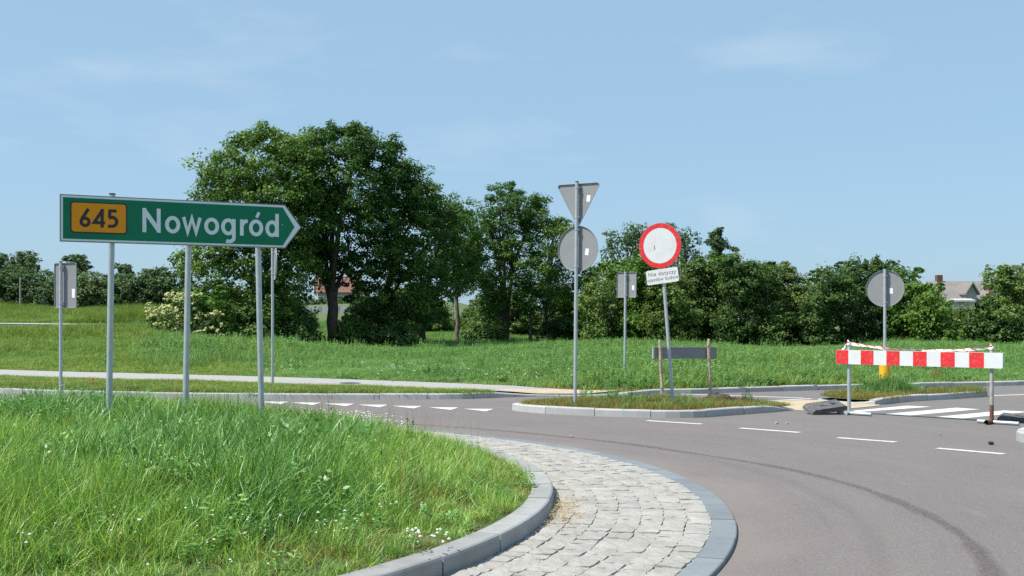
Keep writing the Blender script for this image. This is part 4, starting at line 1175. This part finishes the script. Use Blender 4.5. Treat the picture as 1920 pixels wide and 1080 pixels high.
# ------------------------------------------------------------------ houses and small far things
def house(name, label, px, base_y, Y, w_, d_, wall_h, roof_h, rz, roof, wall, chim=None, gable=None, wins=()):
    k = Y / F; X = (px - 960) * k; z0 = EYE - (base_y - YH) * k
    t = thing(name, label, 'house', (X, Y, z0), rz)
    a, b = w_ / 2, d_ / 2
    V = [(-a, -b, -3), (a, -b, -3), (a, b, -3), (-a, b, -3), (-a, -b, wall_h), (a, -b, wall_h), (a, b, wall_h), (-a, b, wall_h), (-a, 0, wall_h + roof_h), (a, 0, wall_h + roof_h)]
    MB().add(V, [(0, 1, 5, 4), (2, 3, 7, 6), (1, 2, 6, 9, 5), (3, 0, 4, 8, 7)]).build('wall', wall, t)
    e = 0.4; rv = []
    sl = roof_h / b
    V = [(-a - e, -b - e, wall_h - e * sl + .05), (a + e, -b - e, wall_h - e * sl + .05), (a + e, 0, wall_h + roof_h + .05), (-a - e, 0, wall_h + roof_h + .05), (-a - e, b + e, wall_h - e * sl + .05), (a + e, b + e, wall_h - e * sl + .05)]
    V += [(x, y, z + 0.15) for x, y, z in V]
    rf = MB().add(V, [(0, 1, 2, 3)[::-1], (3, 2, 5, 4)[::-1], (6, 7, 8, 9), (9, 8, 11, 10), (0, 6, 7, 1)[::-1], (4, 5, 11, 10)[::-1], (0, 3, 9, 6), (3, 4, 10, 9), (1, 7, 8, 2), (2, 8, 11, 5)]).build('roof', roof, t)
    if chim:
        x, s1, h_ = chim; MB().box(x - s1 / 2, x + s1 / 2, -s1 / 2, s1 / 2, wall_h + roof_h - 0.6, wall_h + roof_h + h_).build('chimney', M['brick'], rf)
    for (x, z, ww, hh) in wins:
        wn = MB().box(x - ww / 2, x + ww / 2, -b - 0.06, -b - 0.003, z, z + hh).build('window', M['sign_white'], t)
        MB().box(x - ww / 2 + .08, x + ww / 2 - .08, -b - 0.075, -b - 0.062, z + .08, z + hh - .08).build('pane', M['glass'], wn)
    return t


h1 = house('house', 'cream house with red tiled roof seen under the forked tree', 634, 580, 200, 7.4, 8, 3.0, 2.7, radians(12), M['roof_red'], M['render'], (2.0, 0.7, 0.8), None,
           [(-3.2, 0.9, 0.9, 1.3), (-0.3, 0.2, 2.0, 2.1), (2.6, 0.9, 0.9, 1.3)])
h2 = house('house', 'house whose red roof just shows over the far left hedge', 180, 570, 250, 4.6, 6, 2.6, 2.6, radians(-10), M['roof_red'], M['render'])
h3 = house('house', 'house with grey-brown roof and brick chimney above the right hedge', 1810, 592, 120, 7.6, 7, 1.6, 1.9, radians(3), M['roof_brown'], M['render_grey'], (-2.9, 0.6, 0.85))
k3 = 120 / F
# projecting gables on the front of the right house
for nm, gx0, gw, gh, zt_, rfm in (('gable', 1.55, 2.6, 1.25, 3.3, M['brick_red']), ('gable', -1.3, 1.1, 0.9, 3.2, M['board_back'])):
    zl = zt_ - gh
    gb = MB().add([(gx0 - gw / 2, -4.2, -2), (gx0 + gw / 2, -4.2, -2), (gx0 + gw / 2, -4.2, zl), (gx0, -4.2, zt_), (gx0 - gw / 2, -4.2, zl),
                   (gx0 - gw / 2, -1.5, -2), (gx0 + gw / 2, -1.5, -2), (gx0 + gw / 2, -1.5, zl), (gx0, -1.5, zt_), (gx0 - gw / 2, -1.5, zl)],
                  [(0, 1, 2, 3, 4), (1, 6, 7, 2), (5, 0, 4, 9)]).build(nm, M['render_grey'], h3)
    e = 0.18; V = []
    for y in (-4.5, -1.3):
        V += [(gx0 - gw / 2 - e, y, zl - e), (gx0, y, zt_ + 0.06), (gx0 + gw / 2 + e, y, zl - e)]
    V += [(x, y, z + 0.17) for x, y, z in V]
    MB().add(V, [(6, 7, 10, 9), (7, 8, 11, 10), (0, 1, 7, 6), (1, 2, 8, 7), (0, 6, 9, 3), (2, 5, 11, 8), (0, 3, 4, 1), (1, 4, 5, 2)]).build('gable_roof', M['roof_brown'], gb)
    for sg in (-1, 1):
        xe = gx0 + sg * (gw / 2 + e)
        MB().prism([(gx0, zt_ + 0.1), (xe, zl - e + 0.04), (xe, zl - e + 0.24), (gx0, zt_ + 0.3)][::sg], -4.56, -4.503).build('verge_board', rfm, gb)
ot = house('shed', 'small grey flat outbuilding peeking over the right hedge', 1801, 586, 105, 1.1, 1.5, 1.0, 0.12, 0, M['fence'], M['fence'])
ot['category'] = 'shed'
k = 150 / F; hx = (622 - 960) * k; hz = EYE - (576 - YH) * k
hd = thing('clipped_hedge', 'row of dark clipped conifers in front of the cream house', 'hedge', (hx, 150, hz))
link('crown', crown_mesh([(x_, 0, 0.4 + 0.3 * (j % 2), 0.62) for j, x_ in enumerate(np.arange(-3.4, 3.5, 0.62))], 0.2, 40, M['leaf_hedge'], 901, 60, 0.3), hd)
link('base', crown_mesh([(x_, 0, -0.5, 0.7) for x_ in np.arange(-3.4, 3.5, 0.62)], 0.2, 40, M['leaf_hedge'], 902, 50, 0.3), hd)
# concrete fence beyond the trees
k = 120 / F; X = (618 - 960) * k
t = thing('fence', 'low grey concrete panel fence beyond the forked tree', 'fence', (X, 120, EYE - (584 - YH) * k))
for i in range(3):
    for j in range(2): MB().box(-3.0 + i * 2.0, -1.05 + i * 2.0, -0.03, 0.03, -0.5 + j * 0.55, 0.03 + j * 0.55).build('panel', M['fence'], t)
for i in range(4): MB().box(-3.05 + i * 2.0 - .02, -3.05 + i * 2.0 + .1, -0.06, 0.06, -0.6, 0.7).build('fence_post', M['fence'], t)
# small green sign seen between trunks
k = 95 / F; X = (850 - 960) * k; z0 = float(tz(X, 95))
t = thing('sign_post', 'tiny green sign seen between the trunks left of the dark upright tree', 'road sign', (X, 95, z0)); zc = EYE - (562 - YH) * k - z0
post(t, 0, zc + 0.35, 0.04); MB().prism(rrect(0.62, 0.62, 0.1, zc), -0.08, -0.05).build('plate', M['green'], t)
MB().ring(rrect(0.61, 0.61, 0.1, zc), rrect(0.54, 0.54, 0.09, zc), -0.083, -0.0805).build('border', M['sign_white'], t)
k = 100 / F; X = (38 - 960) * k
t = thing('utility_pole', 'thin pale pole in front of the far left hedge', 'pole', (X, 100, float(tz(X, 100))))
MB().tube([(0, 0, -0.2), (0, 0, EYE - (523 - YH) * k - float(tz(X, 100)))], [0.09, 0.07], 8).build('shaft', M['wood_pole'], t, True)
MB().tube([(0, 0, EYE - (523 - YH) * k - float(tz(X, 100))), (0, 0, EYE - (521 - YH) * k - float(tz(X, 100)))], [0.08, 0.05], 8).build('cap', M['galv'], t, True)


# ------------------------------------------------------------------ grass and weeds (stuff): clumps instanced on points
def proto_coll(name, meshes):
    c_ = bpy.data.collections.new(name)
    for i, me in enumerate(meshes):
        o = bpy.data.objects.new('%s_%02d' % (name, i), me); c_.objects.link(o)
    return c_


def blade_clump(seed, n, h0, h1, wd, rad, lean, mat, curl=0.5, seeds=0.0):
    r = np.random.default_rng(seed); V = []; T_ = []; Q = []; C_ = []
    for i in range(n):
        a = r.uniform(0, 2 * pi); rr_ = rad * math.sqrt(r.random()); bx, by_ = rr_ * cos(a), rr_ * sin(a)
        h_ = r.uniform(h0, h1); la = r.uniform(0, 2 * pi); ln_ = h_ * lean * r.uniform(0.2, 1.3); fa = la + pi / 2 + r.normal(0, 0.5)
        w_ = wd * r.uniform(0.6, 1.25); c_ = r.random(); b = len(V)
        for t in (0, 0.4, 0.75):
            x = bx + cos(la) * ln_ * t ** 2; y = by_ + sin(la) * ln_ * t ** 2; z = h_ * (t - curl * lean * 0.35 * t ** 3); ww = w_ * (1 - 0.55 * t) / 2
            V += [(x - cos(fa) * ww, y - sin(fa) * ww, z), (x + cos(fa) * ww, y + sin(fa) * ww, z)]
        V.append((bx + cos(la) * ln_, by_ + sin(la) * ln_, h_ * (1 - curl * lean * 0.35))); C_ += [c_] * 7
        Q += [(b, b + 1, b + 3, b + 2), (b + 2, b + 3, b + 5, b + 4)]; T_.append((b + 4, b + 5, b + 6))
    return fast_mesh('clump', V, Q, mat, C_, T_)


def weed_clump(seed, stems, h0, h1, leaf, rad, mat, per=16):
    r = np.random.default_rng(seed); Cs = []; Ns = []; col = []
    V = []; Q = []; C_ = []
    for i in range(stems):
        a = r.uniform(0, 2 * pi); q0 = rad * math.sqrt(r.random()); bx, by_ = q0 * cos(a), q0 * sin(a); h_ = r.uniform(h0, h1); lx, ly = r.normal(0, 0.12, 2) * h_
        c_ = r.random(); t = np.linspace(0.12, 1, per); ang = np.arange(per) * 2.4 + r.random() * 6
        out = leaf * (1.1 - 0.6 * t); p = np.stack([bx + lx * t + np.cos(ang) * out * 0.6, by_ + ly * t + np.sin(ang) * out * 0.6, h_ * t + 0.0 * t], 1)
        n_2 = np.stack([np.cos(ang) * 0.4, np.sin(ang) * 0.4, np.full(per, 0.8)], 1) + r.normal(0, 0.3, (per, 3)); n_2 /= np.linalg.norm(n_2, axis=1)[:, None]
        Cs.append(p); Ns.append(n_2); col.append(np.clip(c_ * 0.6 + r.normal(0.2, 0.15, per), 0, 1))
    Cs = np.concatenate(Cs); Ns = np.concatenate(Ns); V, q_ = leaf_quads(Cs, Ns, leaf, r, 0.5)
    return fast_mesh('clump', V, q_, mat, np.repeat(np.concatenate(col), 4))


def scatter(name, label, cat, pts, coll, nproto, scl, seed, tilt=0.1, parent=None, idx=None):
    r = np.random.default_rng(seed); n = len(pts)
    me = bpy.data.meshes.new(name); me.vertices.add(n); me.vertices.foreach_set('co', np.asarray(pts, dtype=np.float32).ravel())
    rot = np.stack([r.normal(0, tilt, n), r.normal(0, tilt, n), r.uniform(0, 2 * pi, n)], 1).astype(np.float32)
    s_ = np.asarray(scl, dtype=np.float32)
    if s_.ndim == 1: s_ = np.stack([s_, s_, s_], 1)
    for nm, dt, data in (('rot', 'FLOAT_VECTOR', rot), ('scl', 'FLOAT_VECTOR', s_)):
        at_ = me.attributes.new(nm, dt, 'POINT'); at_.data.foreach_set('vector', data.ravel())
    at_ = me.attributes.new('idx', 'INT', 'POINT'); at_.data.foreach_set('value', (r.integers(0, nproto, n) if idx is None else idx).astype(np.int32))
    o = link(name, me, parent)
    g = bpy.data.node_groups.new('scatter_' + name, 'GeometryNodeTree')
    g.interface.new_socket('Geometry', in_out='INPUT', socket_type='NodeSocketGeometry'); g.interface.new_socket('Geometry', in_out='OUTPUT', socket_type='NodeSocketGeometry')
    gi = g.nodes.new('NodeGroupInput'); go = g.nodes.new('NodeGroupOutput'); ip = g.nodes.new('GeometryNodeInstanceOnPoints')
    ci = g.nodes.new('GeometryNodeCollectionInfo'); ci.inputs['Collection'].default_value = coll; ci.inputs['Separate Children'].default_value = True; ci.inputs['Reset Children'].default_value = True
    ip.inputs['Pick Instance'].default_value = True
    for nm, dt, sock in (('rot', 'FLOAT_VECTOR', 'Rotation'), ('scl', 'FLOAT_VECTOR', 'Scale'), ('idx', 'INT', 'Instance Index')):
        na_ = g.nodes.new('GeometryNodeInputNamedAttribute'); na_.data_type = dt; na_.inputs['Name'].default_value = nm
        g.links.new(na_.outputs['Attribute'], ip.inputs[sock])
    g.links.new(gi.outputs[0], ip.inputs['Points']); g.links.new(ci.outputs['Instances'], ip.inputs['Instance']); g.links.new(ip.outputs['Instances'], go.inputs[0])
    md = o.modifiers.new('scatter', 'NODES'); md.node_group = g
    tag(o, label, cat, kind='stuff'); return o


def vnoise(x, y, s, seed=0):
    r = np.random.default_rng(seed); v = np.zeros_like(x)
    for i in range(6):
        a = r.uniform(0, 2 * pi); f = s * r.uniform(0.5, 1.8); v += np.sin((x * cos(a) + y * sin(a)) * f + r.uniform(0, 6.3))
    return v / 6


# island grass
gl = [blade_clump(500 + i, 58, 0.05, 0.42, (0.0050, 0.0066)[i % 2], 0.13, (0.35, 0.7, 0.5)[i % 3], M['grass']) for i in range(6)]
gd = [blade_clump(520 + i, 36, 0.10, 0.42, 0.0105, 0.11, 0.7, M['grass_dark']) for i in range(4)]
gdry = [blade_clump(540 + i, 26, 0.12, 0.30, 0.005, 0.09, 0.5, M['grass_dry']) for i in range(3)]
gwd = [weed_clump(550 + i, 5, 0.10, 0.34, 0.055, 0.12, M['grass_dark'], 14) for i in range(3)]
gc = proto_coll('grass_clump', gl + gd + gdry + gwd)
n = 17000; a = rng.uniform(0, 2 * pi, n); r_ = (R_KERB_IN - 0.02) * np.sqrt(rng.random(n)); x = CX + r_ * np.cos(a); y = CY + r_ * np.sin(a)
keep = (y > 3.0); x, y, r_ = x[keep], y[keep], r_[keep]; n = len(x)
edge = sm((R_KERB_IN - r_) / 1.6)
dk = vnoise(x, y, 1.1, 3) + 0.9 * np.exp(-(((x + 2.1) / 0.9) ** 2 + ((y - 11.6) / 1.2) ** 2)) + 0.6 * np.exp(-(((x + 5.0) / 0.8) ** 2 + ((y - 12) / 1.2) ** 2))
u = rng.random(n); idx = rng.integers(0, 6, n)
idx = np.where((dk > 0.26 + 0.25 * u) & (edge > 0.4), 6 + rng.integers(0, 4, n), idx)
idx = np.where((rng.random(n) < 0.22 + 0.32 * (1 - edge)) & (idx < 6), 10 + rng.integers(0, 3, n), idx)
idx = np.where((rng.random(n) < 0.05 + 0.10 * (vnoise(x, y, 2.3, 12) > 0.25)) & (idx < 10), 13 + rng.integers(0, 3, n), idx)
hs = (0.36 + 0.74 * edge) * (0.85 + 0.35 * vnoise(x, y, 1.7, 4) + 0.25 * vnoise(x, y, 4.5, 14)) * rng.uniform(0.7, 1.25, n)
hw_ = 0.75 + 0.3 * edge
scatter('grass', 'long green grass covering the central roundabout island', 'grass', np.stack([x, y, mound(r_) - 0.01], 1), gc, 16, np.stack([hw_, hw_, hs], 1), 1, 0.24, idx=idx)
# seed stalks standing out of the grass
stl = [blade_clump(560 + i, 5, 0.4, 0.62, 0.004, 0.12, 0.25, M['grass_dry'], 0.2) for i in range(3)]
sc_ = proto_coll('grass_stalk', stl); n = 420; a = rng.uniform(0, 2 * pi, n); r_ = 6.2 * np.sqrt(rng.random(n)); x = CX + r_ * np.cos(a); y = CY + r_ * np.sin(a)
scatter('grass', 'thin seed stalks standing above the island grass', 'grass', np.stack([x, y, mound(r_)], 1), sc_, 3, rng.uniform(0.6, 1.1, n), 2, 0.1)

# meadow weeds
ww = [weed_clump(600 + i, 12, 0.24, 0.64, 0.06, 0.32, M['weeds'], 26) for i in range(6)]
mg = [blade_clump(620 + i, 60, 0.25, 0.6, 0.014, 0.3, 0.5, M['meadow']) for i in range(5)]
wg = [blade_clump(640 + i, 80, 0.18, 0.55, 0.012, 0.34, 0.5, M['weeds']) for i in range(4)]
dg = [blade_clump(660 + i, 40, 0.08, 0.24, 0.010, 0.22, 0.5, M['grass_dry']) for i in range(4)]
mc = proto_coll('meadow_clump', ww + mg + wg + dg)     # 0-5 weeds, 6-10 meadow, 11-14 green grass, 15-18 dry
n = 110000; y = 24 + 76 * rng.random(n) ** 0.8; x = (rng.random(n) - 0.5) * 2 * 0.52 * y
fe = field_edge(x); dd = y - fe
keep = (dd > 0.12); x, y, dd = x[keep], y[keep], dd[keep]; n = len(x)
aa = x / y; left = sm((-0.16 - aa) / 0.12); v1 = vnoise(x, y, 0.5, 8); v2 = vnoise(x, y, 0.16, 9)
u = rng.random(n)
idx = np.where(u < 0.16 + 0.5 * v1 + 0.25 * v2, rng.integers(0, 6, n), 11 + rng.integers(0, 4, n))
idx = np.where(rng.random(n) < left * (0.75 + 0.5 * v1) + 0.05 + 0.30 * sm((v2 + v1 - 0.1) / 0.5), 6 + rng.integers(0, 5, n), idx)
idx = np.where(rng.random(n) < np.exp(-dd / 1.5) * 0.9, 15 + rng.integers(0, 4, n), idx)
hs = (0.30 + 0.70 * sm(dd / 5.0)) * (0.75 + 0.7 * v1 + 0.4 * v2) * rng.uniform(0.55, 1.15, n)
keep = ~((y > 69) & (y < 73.5) & (aa < -0.29)); x, y, hs, idx = x[keep], y[keep], hs[keep], idx[keep]
hs = np.where((y > 74) & (x / y < -0.27), hs * 1.6, hs)
hs = np.where((y < 70) & (y > 60) & (x / y < -0.3), hs * 0.5, hs)
scatter('weeds', 'tall green weeds and grass of the meadow behind the road', 'weeds', np.stack([x, y, tz(x, y) - 0.02], 1), mc, 19, np.stack([np.full(len(x), 1.0) * rng.uniform(0.8, 1.2, len(x))] * 2 + [hs], 1), 3, 0.08, idx=idx)
n = 750; y = 27 + 55 * rng.random(n) ** 0.8; x = (rng.random(n) - 0.5) * 2 * 0.5 * y; k_ = ((y - field_edge(x)) > 2.2) & ~((y > 66) & (y < 73.5) & (x / y < -0.29)); x, y = x[k_], y[k_]
ps = (0.35 + 0.65 * (vnoise(x, y, 0.45, 21) > 0.05)) > rng.random(len(x)); x, y = x[ps], y[ps]
scatter('weeds', 'darker taller weed tufts scattered over the meadow', 'weeds', np.stack([x, y, tz(x, y) - 0.02], 1), mc, 19, np.stack([rng.uniform(0.8, 1.3, len(x))] * 2 + [rng.uniform(0.75, 1.25, len(x))], 1), 13, 0.1, idx=rng.integers(0, 6, len(x)))
n = 380; y = 36 + 30 * rng.random(n); x = -y * rng.uniform(0.19, 0.33, n)
scatter('weeds', 'lush weed patches on the slope left of the elder bush', 'weeds', np.stack([x, y, tz(x, y) - 0.02], 1), mc, 19, np.stack([rng.uniform(0.9, 1.5, n)] * 2 + [rng.uniform(0.7, 1.4, n)], 1), 14, 0.1, idx=np.where(vnoise(x, y, 0.35, 22) > 0.0, rng.integers(0, 6, n), 11 + rng.integers(0, 4, n)))
# verge between kerb and pavement
n = 9000; x = rng.uniform(-20, -0.6, n); y0 = by(x) + 0.2; y1 = np.interp(x, PNX, PNY) - 0.02; y = y0 + (y1 - y0) * rng.random(n); keep = (y1 - y0) > 0.1; x, y = x[keep], y[keep]
u = rng.random(len(x)); idx = np.where(u < 0.45, 15 + rng.integers(0, 4, len(x)), np.where(u < 0.75, 6 + rng.integers(0, 5, len(x)), 11 + rng.integers(0, 4, len(x))))
hs = np.where(idx >= 15, 0.8, 0.32) * rng.uniform(0.4, 1.1, len(x)) * (0.8 + 0.4 * vnoise(x, y, 1.2, 5)) * (0.45 + 0.55 * sm((np.interp(x, PNX, PNY) - y) / 1.5))
scatter('grass', 'low yellowish grass on the verge between kerb and pavement', 'grass', np.stack([x, y, tz(x, y) - 0.01], 1), mc, 19, np.stack([np.full(len(x), 0.75)] * 2 + [hs], 1), 4, 0.08, idx=idx)


def in_poly(x, y, poly):
    px, py = poly[:, 0], poly[:, 1]; res = np.zeros(len(x), bool); j = len(px) - 1
    for i in range(len(px)):
        c_ = ((py[i] > y) != (py[j] > y)) & (x < (px[j] - px[i]) * (y - py[i]) / (py[j] - py[i] + 1e-12) + px[i]); res ^= c_; j = i
    return res


def shrink(ring, d):
    c_ = ring.mean(0); v = ring - c_; l = np.hypot(*v.T)[:, None]; return c_ + v * (1 - d / l)


for ring, lab, n, sd in ((ring1, 'dry yellowish grass on the near splitter island', 3000, 5), (ring2, 'dry yellowish grass on the far splitter island', 2200, 6)):
    pl_ = shrink(ring, 0.16); x = rng.uniform(pl_[:, 0].min(), pl_[:, 0].max(), n); y = rng.uniform(pl_[:, 1].min(), pl_[:, 1].max(), n)
    k_ = in_poly(x, y, pl_); x, y = x[k_], y[k_]; u = rng.random(len(x))
    idx = np.where(u < 0.95, 15 + rng.integers(0, 4, len(x)), 11 + rng.integers(0, 4, len(x)))
    hs = np.where(idx >= 15, 0.75, 0.42) * rng.uniform(0.5, 1.15, len(x)) * (0.9 + 0.4 * vnoise(x, y, 2, 6))
    if sd == 5: hs *= 1 - 0.6 * sm((x - 4.2) / 0.8)
    scatter('grass', lab, 'grass', np.stack([x, y, np.full(len(x), 0.09)], 1), mc, 19, np.stack([np.full(len(x), 0.55)] * 2 + [hs], 1), sd, 0.1, idx=idx)
# leafy tuft round the yellow sleeve and small weeds on the near island
n = 150; x0, y0 = (1656 - 960) / F * 23.9, 23.9; x = x0 + rng.normal(0, 0.34, n) ; y = y0 - 0.2 + rng.normal(0, 0.18, n)
hs = (0.66 + 0.25 * rng.random(n)) * np.exp(-((x - x0) / 0.75) ** 2)
scatter('weeds', 'bushy green weed tuft around the yellow post sleeve', 'weeds', np.stack([x, y, np.full(n, 0.08)], 1), mc, 19, np.stack([np.full(n, 0.5)] * 2 + [hs], 1), 7, 0.12, idx=np.where(rng.random(n) < 0.7, 11 + rng.integers(0, 4, n), rng.integers(0, 6, n)))
pts = []
for px, py, m_ in ((1182, 762, 5), (1135, 755, 3), (1150, 752, 3), (1105, 750, 3), (1400, 755, 2), (1290, 765, 2)):
    q0 = G(px, py, 0.1)
    pts += [(q0[0] + rng.normal(0, 0.08), q0[1] + rng.normal(0, 0.08), 0.09) for _ in range(m_)]
scatter('weeds', 'scattered green weeds on the near splitter island', 'weeds', pts, mc, 19, np.stack([np.full(len(pts), 0.4)] * 2 + [rng.uniform(0.4, 0.7, len(pts))], 1), 8, 0.1, idx=rng.integers(0, 6, len(pts)))
# corner verge on the right
n = 700; x = rng.uniform(7.3, 14, n); y = rng.uniform(7, 19, n); k_ = x > np.interp(y, rc[::-1, 1], rc[::-1, 0]) + 0.25; x, y = x[k_], y[k_]
scatter('grass', 'grass on the verge corner at the right edge', 'grass', np.stack([x, y, np.full(len(x), 0.1)], 1), mc, 19, np.full(len(x), 0.6), 9, 0.1, idx=11 + rng.integers(0, 8, len(x)))


# ---- flowers and straw
def bloom(seed, n, rad, z0, z1, size, mat):
    r = np.random.default_rng(seed); mb_ = MB()
    for i in range(n):
        a = r.uniform(0, 2 * pi); q0 = rad * math.sqrt(r.random()); x, y, z = q0 * cos(a), q0 * sin(a), r.uniform(z0, z1)
        s_ = size * r.uniform(0.7, 1.2); V = [(x, y, z + s_ * 0.9)]; m_ = 7
        for k_ in range(m_): V.append((x + s_ * cos(2 * pi * k_ / m_), y + s_ * sin(2 * pi * k_ / m_), z + s_ * 0.15))
        V.append((x, y, z - s_ * 0.5))
        mb_.add(V, [(0, 1 + k_, 1 + (k_ + 1) % m_) for k_ in range(m_)] + [(m_ + 1, 1 + (k_ + 1) % m_, 1 + k_) for k_ in range(m_)])
    return mb_


def clover(px, py, n, rx, ry, lab, size=0.018, z=0.22):
    r = np.random.default_rng(int(px)); mb_ = MB()
    Y_ = 0
    for i in range(n):
        x_, y_ = px + r.uniform(-rx, rx), py + r.uniform(-ry, ry)
        g0 = G(x_, y_, z); rad = hypot(g0[0] - CX, g0[1] - CY); zz = float(mound(rad))
        g0 = G(x_, y_, zz + 0.14); s_ = size * r.uniform(0.7, 1.2); zc = zz + 0.14
        b_ = bloom(r.integers(1e6), 1, 0.0, 0, 0.001, s_, None); mb_.add([(v[0] + g0[0], v[1] + g0[1], v[2] + zc) for v in b_.V], b_.F)
    o = mb_.build('clover_blossom', M['petal_white']); tag(o, lab, 'flowers', kind='stuff')


clover(805, 1003, 22, 42, 14, 'white clover blossoms by the island kerb', 0.012)
clover(700, 975, 22, 110, 35, 'scattered white clover blossoms in the island grass', 0.010)
mb_ = MB(); r = np.random.default_rng(55)
for i in range(150):
    a = radians(r.normal(47, 4.5)); q0 = r.uniform(5.75, 6.28); zz = float(mound(q0)) + r.uniform(0.16, 0.30)
    b_ = bloom(r.integers(1e6), 1, 0.0, 0, 0.001, r.uniform(0.010, 0.018), None); mb_.add([(v[0] + CX + q0 * cos(a), v[1] + CY + q0 * sin(a), v[2] + zz) for v in b_.V], b_.F)
tag(mb_.build('clover_blossom', M['petal_white']), 'dense patch of tiny white flowers at the far island rim', 'flowers', kind='stuff')
clover(300, 1010, 26, 260, 60, 'few pale clover heads in the near grass', 0.009)
mb_ = MB(); r = np.random.default_rng(77)
for i in range(90):
    px, py = r.uniform(480, 1150), r.uniform(690, 712)
    yb = YH + (py - YH); Y_ = r.uniform(26.5, 34); X_ = (px - 960) / F * Y_
    if Y_ < float(field_edge(np.array([X_]))[0]) + 0.1: continue
    z = float(tz(X_, Y_)) + r.uniform(0.12, 0.3); b_ = bloom(r.integers(1e6), 3, 0.08, 0, 0.05, 0.018, None); mb_.add([(v[0] + X_, v[1] + Y_, v[2] + z) for v in b_.V], b_.F)
tag(mb_.build('daisies', M['petal_white']), 'tiny white flowers along the meadow edge', 'flowers', kind='stuff')


def poppy(px, py, z, lab, size=0.05):
    x, y = G(px, py, z); g0 = 0.1 if y > 18 else 0.3
    t_ = thing('poppy', lab, 'poppy', (x, y, g0), 0, 'red poppies')
    MB().tube([(0, 0, 0), (0.01, 0, (z - g0) * 0.6), (0, 0, z - g0)], 0.004, 5).build('stem', M['stem'], t_)
    V = []; Fc = []
    for k_ in range(5):
        a = 2 * pi * k_ / 5; b = len(V)
        V += [(0, 0, 0), (size * cos(a - .5), size * sin(a - .5), size * 0.5), (size * 1.15 * cos(a), size * 1.15 * sin(a), size * 0.75), (size * cos(a + .5), size * sin(a + .5), size * 0.5)]; Fc.append((b, b + 1, b + 2, b + 3))
    link('petals', mesh('petals', V, Fc, M['petal_red']), t_, (0, 0, z - g0))


poppy(175, 713, 0.42, 'red poppy on the verge between the leftmost posts', 0.06)
poppy(1751, 701, 0.45, 'larger red poppy behind the striped barrier', 0.06)
poppy(1762, 702, 0.42, 'small red poppy just right of the larger one behind the barrier', 0.045)
# straw heap in the lee of the island kerb
r = np.random.default_rng(9); mb_ = MB()
for i in range(700):
    a = radians(r.normal(-7, 3.2)); q0 = R_KERB + abs(r.normal(0.02, 0.14)); x, y = CX + q0 * cos(a), CY + q0 * sin(a)
    z = 0.04 + 0.06 * math.exp(-((q0 - R_KERB) / 0.12)) * r.random(); la = r.uniform(0, 2 * pi); ln_ = r.uniform(0.02, 0.07); dz = r.normal(0, 0.012); w_ = 0.0016
    dx, dy = cos(la) * ln_, sin(la) * ln_; nx, ny = -sin(la) * w_, cos(la) * w_
    mb_.add([(x - nx, y - ny, z), (x + nx, y + ny, z), (x + dx + nx, y + dy + ny, z + dz), (x + dx - nx, y + dy - ny, z + dz)], [(0, 1, 2, 3)])
tag(mb_.build('straw', M['straw']), 'heap of dry straw blown against the island kerb', 'straw', kind='stuff')
